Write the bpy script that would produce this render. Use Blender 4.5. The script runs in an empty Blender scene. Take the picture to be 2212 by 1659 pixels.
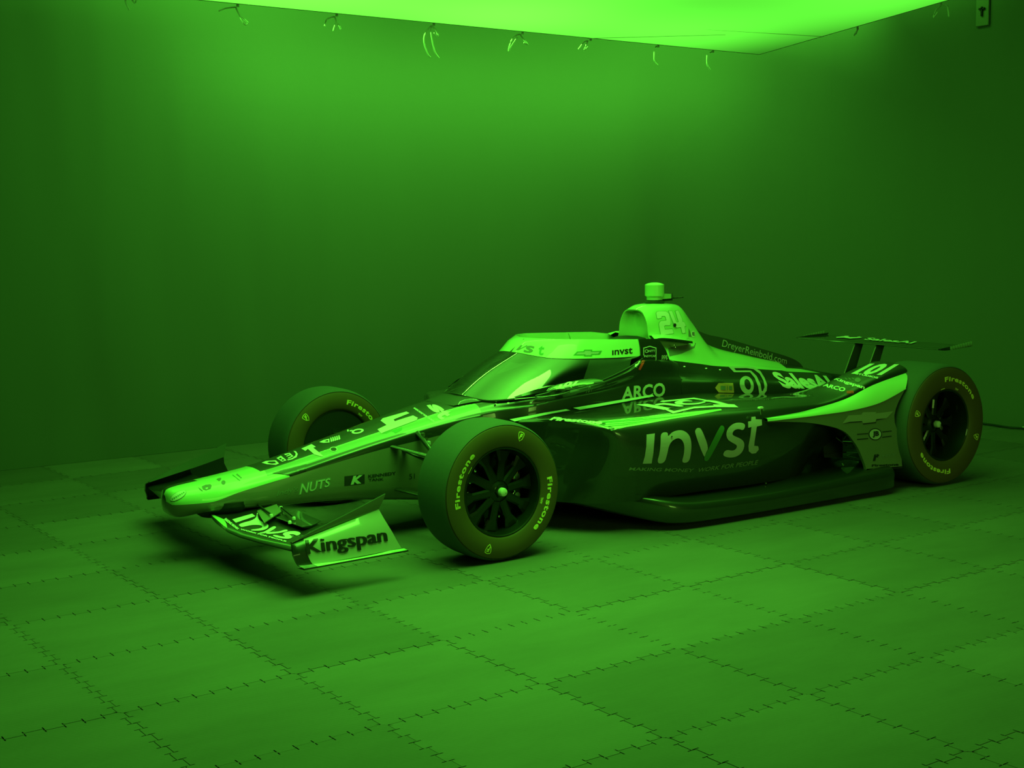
import bpy, bmesh, math, random
from mathutils import Vector, Matrix
from mathutils.bvhtree import BVHTree
random.seed(7)
S = bpy.context.scene
C = S.collection
PI = math.pi

# ------------------------------------------------------------------ camera
CAM_POS = Vector((-3.4308, -6.1181, 1.5455)); YAW, PITCH, ROLL, FPX = 0.5944, -0.1151, -0.0148, 2949.9
cd = bpy.data.cameras.new('camera'); cam = bpy.data.objects.new('camera', cd); C.objects.link(cam); S.camera = cam
fw = Vector((math.sin(YAW)*math.cos(PITCH), math.cos(YAW)*math.cos(PITCH), math.sin(PITCH)))
rt = Vector((math.cos(YAW), -math.sin(YAW), 0)); up = rt.cross(fw)
r2 = rt*math.cos(ROLL) + up*math.sin(ROLL); u2 = -rt*math.sin(ROLL) + up*math.cos(ROLL)
cam.matrix_world = Matrix(((r2.x, u2.x, -fw.x, CAM_POS.x), (r2.y, u2.y, -fw.y, CAM_POS.y), (r2.z, u2.z, -fw.z, CAM_POS.z), (0, 0, 0, 1)))
cd.sensor_fit = 'HORIZONTAL'; cd.sensor_width = 36; cd.lens = FPX/2212*36; cd.clip_start = 0.05; cd.clip_end = 100

# ------------------------------------------------------------------ light and exposure
LIGHT = (0.128, 1.0, 0.046)          # the room is lit by one colour of light
W = bpy.data.worlds.new('world'); S.world = W; W.use_nodes = True
W.node_tree.nodes['Background'].inputs[0].default_value = (0.10, 1.0, 0.05, 1)
W.node_tree.nodes['Background'].inputs[1].default_value = 0.004
S.view_settings.view_transform = 'Standard'; S.view_settings.look = 'None'
S.view_settings.exposure = 0.0; S.view_settings.gamma = 1.0; S.view_settings.use_curve_mapping = False
SOFTBOX_STRENGTH = 0.0
# glow of the soft box cloth in front of its lamp groups: centre x, y, spread x, y, strength
LAMPS = [(-1.2, -1.6, .95, .95, 1.5), (-1.2, 0, .95, .95, 2.4), (-1.2, 1.95, .95, .95, 1.5), (.4, -1.6, .95, .95, 3.2), (.4, 0, .95, .95, 3.0), (.4, 1.95, .95, .95, 1.7),
         (2.0, -1.6, .95, .95, .7), (2.0, 0, .95, .95, 1.8), (2.0, 1.95, .95, .95, 1.7), (3.6, -1.6, .95, .95, .1), (3.6, 0, .95, .95, .9), (3.6, 1.95, .95, .95, 1.15), (4.5, .6, .8, 1.0, .7)]
def area(name, loc, rot, sx, sy, power, col=LIGHT, spread=PI):
    l = bpy.data.lights.new(name, 'AREA'); l.shape = 'RECTANGLE'; l.size = sx; l.size_y = sy; l.energy = power; l.color = col; l.spread = spread
    o = bpy.data.objects.new(name, l); C.objects.link(o); o.location = loc; o.rotation_euler = rot
    return o
# added unseen strip at the far soft box edge, brightens the back wall
area('added_edge_lamp', (2.4, 2.41, 2.93), (math.radians(20), 0, 0), 4.5, 0.10, 50)
# added unseen lamps above the soft box, only to wash the upper wall
for x_, p_ in ((0.4, 72.0), (2.6, 26.0), (4.3, 50.0)):
    area('added_wall_lamp', (x_, 1.8, 3.75), (math.radians(50), 0, 0), 1.4, 0.9, p_)
# added narrow-beam lamps under the cloth, shaping light on car and floor
for x_, y_, p_ in ((-1.1, -1.5, 27.0), (0.2, -1.5, 44.0)):
    area('added_down_lamp', (x_, y_, 3.2), (0, 0, 0), 1.7, 2.0, p_, spread=math.radians(110))
# added lamps: one brightens the right wall, one fills warmly from the camera side
area('added_wall_lamp', (4.3, 1.1, 3.8), (0, math.radians(-50), 0), 0.8, 1.6, 22)
d_ = Vector((2.3, -0.9, 0.5))-Vector((0.4, -8.0, 1.9))
area('added_warm_lamp', (0.4, -8.0, 1.9), d_.to_track_quat('-Z', 'Y').to_euler(), 2.4, 1.6, 8, col=(0.36, 1.0, 0.10), spread=math.radians(55))

# ------------------------------------------------------------------ materials
def mat(name, col, rough=0.5, metal=0.0, coat=0.0, spec=0.5, ior=1.5, bump=None, coat_rough=0.03, alpha=None):
    m = bpy.data.materials.new(name); m.use_nodes = True; nt = m.node_tree; b = nt.nodes['Principled BSDF']
    b.inputs['Base Color'].default_value = (*col, 1); b.inputs['Roughness'].default_value = rough; b.inputs['Metallic'].default_value = metal
    b.inputs['Coat Weight'].default_value = coat; b.inputs['Coat Roughness'].default_value = coat_rough
    b.inputs['Specular IOR Level'].default_value = spec; b.inputs['IOR'].default_value = ior
    if bump:
        tc = nt.nodes.new('ShaderNodeTexCoord'); n = nt.nodes.new('ShaderNodeTexNoise'); bp = nt.nodes.new('ShaderNodeBump')
        n.inputs['Scale'].default_value = bump[0]; n.inputs['Detail'].default_value = 4; bp.inputs['Strength'].default_value = bump[1]; bp.inputs['Distance'].default_value = bump[2]
        nt.links.new(tc.outputs['Object'], n.inputs['Vector']); nt.links.new(n.outputs['Fac'], bp.inputs['Height']); nt.links.new(bp.outputs['Normal'], b.inputs['Normal'])
    return m
K = {}
K['black'] = mat('black_paint', (0.022, 0.022, 0.020), 0.35, coat=1.0)
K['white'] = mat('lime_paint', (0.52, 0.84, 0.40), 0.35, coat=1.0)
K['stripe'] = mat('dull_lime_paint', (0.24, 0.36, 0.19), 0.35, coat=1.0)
K['fin'] = mat('satin_carbon', (0.045, 0.055, 0.045), 0.7)
K['panel'] = mat('grey_panel_paint', (0.20, 0.20, 0.16), 0.4, coat=0.6)
K['bow'] = mat('pale_grey_vinyl', (0.36, 0.34, 0.30), 0.5)
K['grey'] = mat('grey_paint', (0.19, 0.16, 0.15), 0.4, coat=0.8)
K['silver'] = mat('silver_vinyl', (0.55, 0.55, 0.55), 0.4, coat=0.5)
K['vinyl'] = mat('white_vinyl_and_highlight', (0.92, 0.88, 0.92), 0.4)
K['ink'] = mat('black_vinyl', (0.02, 0.02, 0.02), 0.45)
K['midink'] = mat('grey_vinyl_and_shade', (0.20, 0.22, 0.20), 0.45)
K['dimvinyl'] = mat('grey_letter_vinyl', (0.22, 0.24, 0.20), 0.5)
K['green'] = mat('green_vinyl_and_sheen', (0.10, 0.36, 0.10), 0.4)
K['red'] = mat('red_vinyl', (0.9, 0.05, 0.04), 0.45)
K['olive'] = mat('yellow_sticker', (0.75, 0.35, 0.15), 0.5)
K['carbon'] = mat('bare_carbon', (0.02, 0.02, 0.02), 0.28, coat=0.6, bump=(220, 0.15, 0.001))
K['matte'] = mat('matte_black', (0.012, 0.012, 0.012), 0.6)
K['rubber'] = mat('tire_tread_rubber', (0.065, 0.078, 0.078), 0.75, bump=(60, 0.3, 0.002))
K['side'] = mat('tire_sidewall_rubber', (0.13, 0.070, 0.035), 0.6)
K['letter'] = mat('tire_letter_paint', (1.0, 0.86, 0.22), 0.5)
K['rim'] = mat('black_rim', (0.012, 0.012, 0.010), 0.45, coat=0.35, spec=0.3)
K['metal'] = mat('brushed_metal', (0.55, 0.55, 0.5), 0.3, metal=1.0)
K['chrome'] = mat('bright_metal', (0.85, 0.85, 0.8), 0.15, metal=1.0)
K['nut'] = mat('hub_cap_paint', (0.85, 0.8, 0.8), 0.3, coat=1.0)
K['cloth'] = mat('driver_seat_foam', (0.10, 0.10, 0.10), 0.8)
K['plate'] = mat('pale_plastic', (0.22, 0.22, 0.2), 0.6)
K['string'] = mat('tie_string', (0.55, 0.55, 0.55), 0.8)

def glass_mat():
    m = bpy.data.materials.new('clear_screen'); m.use_nodes = True; nt = m.node_tree; nt.nodes.clear()
    o = nt.nodes.new('ShaderNodeOutputMaterial'); mx = nt.nodes.new('ShaderNodeMixShader'); t = nt.nodes.new('ShaderNodeBsdfTransparent'); g = nt.nodes.new('ShaderNodeBsdfGlossy'); f = nt.nodes.new('ShaderNodeFresnel')
    f.inputs['IOR'].default_value = 3.0; t.inputs[0].default_value = (0.72, 0.72, 0.72, 1); g.inputs['Roughness'].default_value = 0.03; g.inputs['Color'].default_value = (1, 1, 1, 1)
    nt.links.new(f.outputs[0], mx.inputs[0]); nt.links.new(t.outputs[0], mx.inputs[1]); nt.links.new(g.outputs[0], mx.inputs[2]); nt.links.new(mx.outputs[0], o.inputs[0])
    return m
K['glass'] = glass_mat()

def fabric_mat():
    m = bpy.data.materials.new('lit_fabric'); m.use_nodes = True; nt = m.node_tree; nt.nodes.clear()
    o = nt.nodes.new('ShaderNodeOutputMaterial'); e = nt.nodes.new('ShaderNodeEmission')
    e.inputs['Color'].default_value = (*LIGHT, 1); e.inputs['Strength'].default_value = SOFTBOX_STRENGTH
    # groups of lamps behind the fabric: the cloth glows most in front of them
    geo = nt.nodes.new('ShaderNodeNewGeometry'); L = nt.links.new; prev = None
    for hx, hy, wx, wy, amp in LAMPS:
        sb = nt.nodes.new('ShaderNodeVectorMath'); sb.operation = 'SUBTRACT'; sb.inputs[1].default_value = (hx, hy, 0); L(geo.outputs['Position'], sb.inputs[0])
        sc = nt.nodes.new('ShaderNodeVectorMath'); sc.operation = 'MULTIPLY'; sc.inputs[1].default_value = (1/wx, 1/wy, 0); L(sb.outputs[0], sc.inputs[0])
        ln = nt.nodes.new('ShaderNodeVectorMath'); ln.operation = 'DOT_PRODUCT'; L(sc.outputs[0], ln.inputs[0]); L(sc.outputs[0], ln.inputs[1])
        ng = nt.nodes.new('ShaderNodeMath'); ng.operation = 'MULTIPLY'; ng.inputs[1].default_value = -1; L(ln.outputs['Value'], ng.inputs[0])
        ex = nt.nodes.new('ShaderNodeMath'); ex.operation = 'EXPONENT'; L(ng.outputs[0], ex.inputs[0])
        ma = nt.nodes.new('ShaderNodeMath'); ma.operation = 'MULTIPLY_ADD'; ma.inputs[1].default_value = amp; ma.inputs[2].default_value = SOFTBOX_STRENGTH; L(ex.outputs[0], ma.inputs[0])
        if prev: L(prev.outputs[0], ma.inputs[2])
        prev = ma
    L(prev.outputs[0], e.inputs['Strength'])
    nt.links.new(e.outputs[0], o.inputs[0]); return m
K['fabric'] = fabric_mat()

def wall_mat():
    m = mat('backdrop_cloth', (0.155, 0.165, 0.155), 0.9, spec=0.1); nt = m.node_tree; b = nt.nodes['Principled BSDF']
    tc = nt.nodes.new('ShaderNodeTexCoord'); mp = nt.nodes.new('ShaderNodeMapping'); mp.inputs['Scale'].default_value = (1.3, 1.3, 0.25)
    n = nt.nodes.new('ShaderNodeTexNoise'); n.inputs['Scale'].default_value = 0.9; n.inputs['Detail'].default_value = 2
    bp = nt.nodes.new('ShaderNodeBump'); bp.inputs['Strength'].default_value = 0.35; bp.inputs['Distance'].default_value = 0.25
    nt.links.new(tc.outputs['Object'], mp.inputs[0]); nt.links.new(mp.outputs[0], n.inputs['Vector']); nt.links.new(n.outputs['Fac'], bp.inputs['Height']); nt.links.new(bp.outputs[0], b.inputs['Normal'])
    return m
K['wall'] = wall_mat()
K['dark_wall'] = mat('dark_curtain', (0.10, 0.10, 0.10), 0.9, spec=0.1)

def mat_floor():
    m = mat('foam_mat', (0.42, 0.42, 0.40), 0.75, spec=0.35); nt = m.node_tree; b = nt.nodes['Principled BSDF']; L = nt.links.new
    geo = nt.nodes.new('ShaderNodeNewGeometry'); tc = nt.nodes.new('ShaderNodeTexCoord')
    n = nt.nodes.new('ShaderNodeTexNoise'); n.inputs['Scale'].default_value = 2.2; n.inputs['Detail'].default_value = 6; n.inputs['Roughness'].default_value = 0.65
    mp = nt.nodes.new('ShaderNodeMapping'); mp.inputs['Scale'].default_value = (0.6, 1.6, 1)
    L(tc.outputs['Object'], mp.inputs[0]); L(mp.outputs[0], n.inputs['Vector'])
    mr = nt.nodes.new('ShaderNodeMapRange'); mr.inputs['To Min'].default_value = 0.84; mr.inputs['To Max'].default_value = 1.12; L(geo.outputs['Random Per Island'], mr.inputs['Value'])
    mr2 = nt.nodes.new('ShaderNodeMapRange'); mr2.inputs['From Min'].default_value = 0.3; mr2.inputs['From Max'].default_value = 0.7; mr2.inputs['To Min'].default_value = 0.86; mr2.inputs['To Max'].default_value = 1.1; L(n.outputs['Fac'], mr2.inputs['Value'])
    mu = nt.nodes.new('ShaderNodeMath'); mu.operation = 'MULTIPLY'; L(mr.outputs[0], mu.inputs[0]); L(mr2.outputs[0], mu.inputs[1])
    vm = nt.nodes.new('ShaderNodeVectorMath'); vm.operation = 'SCALE'; vm.inputs[0].default_value = (0.140, 0.125, 0.130); L(mu.outputs[0], vm.inputs['Scale']); L(vm.outputs[0], b.inputs['Base Color'])
    mp2 = nt.nodes.new('ShaderNodeMapping'); mp2.inputs['Rotation'].default_value = (0, 0, math.radians(-42)); L(tc.outputs['Object'], mp2.inputs[0])
    w = nt.nodes.new('ShaderNodeTexWave'); w.inputs['Scale'].default_value = 40; L(mp2.outputs[0], w.inputs['Vector'])
    n2 = nt.nodes.new('ShaderNodeTexNoise'); n2.inputs['Scale'].default_value = 500; L(tc.outputs['Object'], n2.inputs['Vector'])
    ad = nt.nodes.new('ShaderNodeMath'); ad.operation = 'ADD'; L(w.outputs['Fac'], ad.inputs[0]); L(n2.outputs['Fac'], ad.inputs[1])
    bp = nt.nodes.new('ShaderNodeBump'); bp.inputs['Strength'].default_value = 0.35; bp.inputs['Distance'].default_value = 0.0012; L(ad.outputs[0], bp.inputs['Height']); L(bp.outputs[0], b.inputs['Normal'])
    return m
K['mat'] = mat_floor()
K['sub'] = mat('dark_subfloor', (0.05, 0.05, 0.05), 0.9)

# ------------------------------------------------------------------ helpers
class MB:
    """collects faces for one mesh object"""
    def __init__(s): s.v = []; s.f = []; s.m = []; s.sm = []
    def add(s, vs, fs, m='black', smooth=True):
        o = len(s.v); s.v += [tuple(p) for p in vs]
        for i, f in enumerate(fs):
            s.f.append(tuple(o+k for k in f)); s.m.append(m[i] if isinstance(m, list) else m); s.sm.append(smooth)
        return s
    def grid(s, rows, m='black', closed=False, smooth=True, flip=False):
        n = len(rows[0]); vs = [p for r in rows for p in r]; fs = []; ms = []
        for i in range(len(rows)-1):
            for j in range(n if closed else n-1):
                a = i*n+j; b = i*n+(j+1) % n; c = (i+1)*n+(j+1) % n; d = (i+1)*n+j
                fs.append((a, d, c, b) if flip else (a, b, c, d)); ms.append(m(i, j) if callable(m) else m)
        return s.add(vs, fs, ms, smooth)
    def box(s, c, d, m='black', rot=None, bev=0.0):
        bm = bmesh.new(); bmesh.ops.create_cube(bm, size=1)
        for v in bm.verts: v.co = Vector((v.co.x*d[0], v.co.y*d[1], v.co.z*d[2]))
        if bev: bmesh.ops.bevel(bm, geom=bm.edges[:], offset=bev, segments=2, affect='EDGES')
        if rot is not None: bmesh.ops.transform(bm, matrix=rot, verts=bm.verts)
        bm.verts.ensure_lookup_table()
        s.add([v.co+Vector(c) for v in bm.verts], [[v.index for v in f.verts] for f in bm.faces], m, False); bm.free(); return s
    def tube(s, pts, r, m='black', n=8, cap=True, flat=1.0, upv=None):
        pts = [Vector(p) for p in pts]; rows = []
        for i, p in enumerate(pts):
            t = (pts[min(i+1, len(pts)-1)]-pts[max(i-1, 0)]).normalized()
            ref = Vector(upv) if upv else (Vector((0, 0, 1)) if abs(t.z) < 0.9 else Vector((1, 0, 0)))
            a = t.cross(ref).normalized(); b = a.cross(t).normalized(); rr = r[i] if isinstance(r, (list, tuple)) else r
            rows.append([p+a*math.cos(2*PI*k/n)*rr+b*math.sin(2*PI*k/n)*rr*flat for k in range(n)])
        s.grid(rows, m, closed=True)
        if cap:
            s.add(rows[0], [tuple(range(n))], m, False); s.add(rows[-1], [tuple(reversed(range(n)))], m, False)
        return s
    def plate(s, poly, t, m='black', edge=None):
        """thick plate from 3D polygon pushed along vector t"""
        n = len(poly); t = Vector(t); a = [Vector(p)-t/2 for p in poly]; b = [Vector(p)+t/2 for p in poly]
        s.add(a+b, [tuple(range(n)), tuple(reversed(range(n, 2*n)))], m, False)
        s.add(a+b, [((i+1) % n, i, n+i, n+(i+1) % n) for i in range(n)], edge or m, False); return s
    def lathe(s, prof, m='black', n=64, axis='y', c=(0, 0, 0)):
        rows = []
        for r, h in prof:
            rows.append([((c[0]+r*math.cos(2*PI*k/n)), c[1]+h, c[2]+r*math.sin(2*PI*k/n)) if axis == 'y' else (c[0]+r*math.cos(2*PI*k/n), c[1]+r*math.sin(2*PI*k/n), c[2]+h) for k in range(n)])
        s.grid(rows, m, closed=True); return s
    def bvh(s): return BVHTree.FromPolygons([Vector(v) for v in s.v], s.f)
    def build(s, name, parent=None, loc=None, label=None, kind=None, angle=35):
        me = bpy.data.meshes.new(name); me.from_pydata(s.v, [], s.f); names = []
        for k in s.m:
            if k not in names: names.append(k)
        for k in names: me.materials.append(K[k])
        for p, k, sm in zip(me.polygons, s.m, s.sm): p.material_index = names.index(k); p.use_smooth = sm
        me.update()
        bm = bmesh.new(); bm.from_mesh(me); bmesh.ops.remove_doubles(bm, verts=bm.verts, dist=0.0002)
        bmesh.ops.recalc_face_normals(bm, faces=bm.faces)
        lim = math.radians(angle)
        for e in bm.edges:
            if len(e.link_faces) == 2 and e.calc_face_angle(0) > lim: e.smooth = False
        bm.to_mesh(me); bm.free()
        o = bpy.data.objects.new(name, me); C.objects.link(o)
        if parent: o.parent = parent
        if loc: o.location = loc
        if label: o['label'] = label
        if kind: o['kind'] = kind
        return o
def lerp(a, b, t): return a+(b-a)*t
def cr(P, t):
    """Catmull-Rom through list of tuples, t in [0, n-1]"""
    n = len(P); i = min(int(t), n-2); f = t-i
    p0 = P[max(i-1, 0)]; p1 = P[i]; p2 = P[i+1]; p3 = P[min(i+2, n-1)]
    return tuple(0.5*((2*b)+(-a+c)*f+(2*a-5*b+4*c-d)*f*f+(-a+3*b-3*c+d)*f**3) for a, b, c, d in zip(p0, p1, p2, p3))
def smooth_curve(P, k): return [cr(P, i/k) for i in range((len(P)-1)*k+1)]
def hermite(xs, ys, x):
    n = len(xs)
    if x <= xs[0]: return ys[0]
    if x >= xs[-1]: return ys[-1]
    i = max(j for j in range(n-1) if xs[j] <= x)
    h = xs[i+1]-xs[i]; d = [(ys[j+1]-ys[j])/(xs[j+1]-xs[j]) for j in range(n-1)]
    def sl(j):
        if j == 0: return d[0]
        if j == n-1: return d[-1]
        if d[j-1]*d[j] <= 0: return 0
        return 2*d[j-1]*d[j]/(d[j-1]+d[j])
    t = (x-xs[i])/h; a, b = sl(i), sl(i+1)
    return (2*t**3-3*t*t+1)*ys[i]+(t**3-2*t*t+t)*h*a+(-2*t**3+3*t*t)*ys[i+1]+(t**3-t*t)*h*b
def loft(table, xs, sub):
    """table {x: [(y,z)...]} -> rows of half sections, smooth both ways, column index k*sub marks the control rows"""
    X = sorted(table); n = len(table[X[0]]); rows = []
    for x in xs:
        ctl = [(hermite(X, [table[q][j][0] for q in X], x), hermite(X, [table[q][j][1] for q in X], x)) for j in range(n)]
        rows.append([(x, p[0], p[1]) for p in smooth_curve(ctl, sub)])
    return rows
def frange(a, b, st):
    n = max(1, round((b-a)/st)); return [a+(b-a)*i/n for i in range(n+1)]
def mir(rows): return [[(p[0], -p[1], p[2]) for p in r] for r in rows]

# ---- flat shapes for lettering and emblems
def text_shape(t, bold=0.0, shear=0.0, space=1.0):
    c = bpy.data.curves.new('t', 'FONT'); c.body = t; c.offset = bold; c.shear = shear; c.space_character = space; c.resolution_u = 3; c.fill_mode = 'FRONT'
    o = bpy.data.objects.new('t', c); C.objects.link(o); dg = bpy.context.evaluated_depsgraph_get(); dg.update()
    me = bpy.data.meshes.new_from_object(o.evaluated_get(dg)); vs = [(v.co.x, v.co.y) for v in me.vertices]; fs = [tuple(p.vertices) for p in me.polygons]
    bpy.data.objects.remove(o); bpy.data.curves.remove(c); bpy.data.meshes.remove(me); return norm((vs, fs))
def norm(sh):
    vs, fs = sh; x0 = min(v[0] for v in vs); x1 = max(v[0] for v in vs); y0 = min(v[1] for v in vs); y1 = max(v[1] for v in vs)
    return [((x-x0)/(x1-x0), (y-y0)/(y1-y0)) for x, y in vs], fs
def poly_shape(polys):
    """polys: lists of closed outlines, already in 0..1, even-odd filled"""
    c = bpy.data.curves.new('p', 'CURVE'); c.dimensions = '2D'; c.fill_mode = 'BOTH'
    for P in polys:
        s = c.splines.new('POLY'); s.points.add(len(P)-1); s.use_cyclic_u = True
        for i, p in enumerate(P): s.points[i].co = (p[0], p[1], 0, 1)
    o = bpy.data.objects.new('p', c); C.objects.link(o); dg = bpy.context.evaluated_depsgraph_get(); dg.update()
    me = bpy.data.meshes.new_from_object(o.evaluated_get(dg)); vs = [(v.co.x, v.co.y) for v in me.vertices]; fs = [tuple(p.vertices) for p in me.polygons]
    bpy.data.objects.remove(o); bpy.data.curves.remove(c); bpy.data.meshes.remove(me); return vs, fs
def disc(cx, cy, rx, ry=None, n=28): ry = ry or rx; return [(cx+rx*math.cos(2*PI*k/n), cy+ry*math.sin(2*PI*k/n)) for k in range(n)]
def rect(x0, y0, x1, y1): return [(x0, y0), (x1, y0), (x1, y1), (x0, y1)]

def cut(sh, nu, nv):
    bm = bmesh.new(); V = [bm.verts.new((x, y, 0)) for x, y in sh[0]]
    for f in sh[1]:
        try: bm.faces.new([V[i] for i in f])
        except ValueError: pass
    for k in range(1, nu): bmesh.ops.bisect_plane(bm, geom=bm.verts[:]+bm.edges[:]+bm.faces[:], plane_co=(k/nu, 0, 0), plane_no=(1, 0, 0))
    for k in range(1, nv): bmesh.ops.bisect_plane(bm, geom=bm.verts[:]+bm.edges[:]+bm.faces[:], plane_co=(0, k/nv, 0), plane_no=(0, 1, 0))
    bm.verts.index_update(); out = [(v.co.x, v.co.y) for v in bm.verts], [tuple(v.index for v in f.verts) for f in bm.faces]; bm.free(); return out
def decal(mb, tree, sh, quad, m, nu=10, nv=4, off=0.0015, way=None, depth=0.35):
    """lay a flat shape on the surface; quad = bottom-left, bottom-right, top-right, top-left as read; way = direction it is pressed on"""
    a, b, c, d = [Vector(q) for q in quad]; n = (b-a).cross(d-a).normalized(); w_ = Vector(way).normalized() if way else -n
    vs, fs = cut(sh, nu, nv); out = []; ok = []
    for u, v in vs:
        p = (a*(1-u)+b*u)*(1-v)+(d*(1-u)+c*u)*v
        h = tree.ray_cast(p-w_*depth, w_, depth*2)
        if h[0] is not None:
            nn = -h[1] if h[1].dot(w_) > 0 else h[1]; p = h[0]+nn*off
        out.append(p); ok.append(h[0] is not None)
    mb.add(out, [f for f in fs if all(ok[i] for i in f)], m, True)
DEC = []     # (part name, shape, quad, material, nu, nv)

def thing(name, label, cat, loc=(0, 0, 0), group=None):
    o = bpy.data.objects.new(name, None); o.empty_display_size = 0.2; C.objects.link(o); o.location = loc
    o['label'] = label; o['category'] = cat
    if group: o['group'] = group
    return o

# ------------------------------------------------------------------ the room
YB, XR, XL, YF, HC = 3.093, 5.32, -6.0, -8.5, 4.4
RC = 1.1                                   # radius of the swept corner of the backdrop
w = MB(); path = [(XL, YB)]
for k in range(17):
    a = PI/2*k/16; path.append((XR-RC+RC*math.sin(a), YB-RC+RC*math.cos(a)))
cor = path[:]; w.grid([[(x, y, 0) for x, y in cor], [(x, y, HC) for x, y in cor]], 'wall'); w.build('wall_back', kind='structure', angle=60)
w = MB(); w.grid([[(XR, YB-RC, 0), (XR, YF, 0)], [(XR, YB-RC, HC), (XR, YF, HC)]], 'wall'); w.build('wall_right', kind='structure')
w = MB(); w.grid([[(XL, YF, 0), (XL, YB, 0)], [(XL, YF, HC), (XL, YB, HC)]], 'wall'); w.build('wall_left', kind='structure')
w = MB(); w.grid([[(XR, YF, 0), (XL, YF, 0)], [(XR, YF, HC), (XL, YF, HC)]], 'wall'); w.build('wall_front', kind='structure')
w = MB(); w.grid([[(XL, YF, HC), (XR, YF, HC)], [(XL, YB, HC), (XR, YB, HC)]], 'dark_wall'); w.build('ceiling', kind='structure')

# floor of interlocking foam mats
GA, GX, GY, GS = 0.0266, -0.8422, -2.4469, 0.6213
def make_floor():
    b = MB(); b.add([(XL, YF, -0.014), (XR, YF, -0.014), (XR, YB, -0.014), (XL, YB, -0.014)], [(0, 1, 2, 3)], 'sub', False)
    U = Vector((math.cos(GA), math.sin(GA), 0))*GS; V = Vector((-math.sin(GA), math.cos(GA), 0))*GS; O = Vector((GX, GY, 0))
    nt = 10
    def edge(p, q, nrm):                    # toothed line from p to q
        pts = []; d = (q-p)/nt; dn = d.normalized()
        for k in range(nt):
            s = (0.008 if k % 2 else -0.008); c = p+d*k
            pts += [c+dn*0.006+nrm*s*0.2, c+dn*0.002+nrm*s, c+d-dn*0.002+nrm*s] if k else [c, c+dn*0.006+nrm*s, c+d-dn*0.002+nrm*s]
        return pts
    rnd = random.Random(3)
    for i in range(-11, 12):
        for j in range(-12, 11):
            p00 = O+U*i+V*j; c = p00+U*.5+V*.5
            if c.x < XL+0.0 or c.x > XR-0.1 or c.y < YF or c.y > YB+0.35: continue
            p10 = p00+U; p01 = p00+V; p11 = p10+V; un = U.normalized(); vn = V.normalized()
            g = 0.0010; z = rnd.uniform(-0.0014, 0.0); ins = 0.022
            sides = [(edge(p00, p10, vn)+[p10], vn, un, p00, 1), (edge(p10, p11, un)+[p11], -un, vn, p10, 1), (list(reversed(edge(p01, p11, vn)+[p11])), -vn, -un, p11, 1), (list(reversed(edge(p00, p01, un)+[p01])), un, -vn, p01, 1)]
            vs = []; fs = []
            for pts, inw, al, st, _ in sides:
                o = len(vs); n = len(pts)
                for p in pts:
                    t = min(max((p-st).dot(al), ins), GS-ins); q = p+inw*g+al*(g if p is pts[0] else (-g if p is pts[-1] else 0)); q.y = min(q.y, YB-0.002); q.x = min(q.x, XR-0.002)
                    qi = st+al*t+inw*ins; qi.y = min(qi.y, YB-0.003); qi.x = min(qi.x, XR-0.003)
                    vs += [(qi.x, qi.y, z), (q.x, q.y, z), (q.x, q.y, -0.013)]
                for k in range(n-1):
                    a_ = o+3*k; fs += [(a_, a_+1, a_+4, a_+3), (a_+1, a_+2, a_+5, a_+4)]
            k = len(vs); m_ = [p00+(un+vn)*ins, p10+(vn-un)*ins, p11-(un+vn)*ins, p01+(un-vn)*ins]
            vs += [(min(q.x, XR-0.003), min(q.y, YB-0.003), z) for q in m_]; fs.append((k, k+1, k+2, k+3))
            b.add(vs, fs, 'mat', False)
    me = bpy.data.meshes.new('floor'); me.from_pydata(b.v, [], b.f); me.materials.append(K['mat']); me.materials.append(K['sub'])
    me.polygons[0].material_index = 1; me.update()
    bm = bmesh.new(); bm.from_mesh(me); bmesh.ops.remove_doubles(bm, verts=bm.verts, dist=0.0002); bmesh.ops.recalc_face_normals(bm, faces=bm.faces)
    for f in bm.faces:
        if abs(f.normal.z) > .9 and f.normal.z < 0: f.normal_flip()
    bm.to_mesh(me); bm.free()
    o = bpy.data.objects.new('floor', me); C.objects.link(o); o['kind'] = 'structure'
make_floor()

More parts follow.
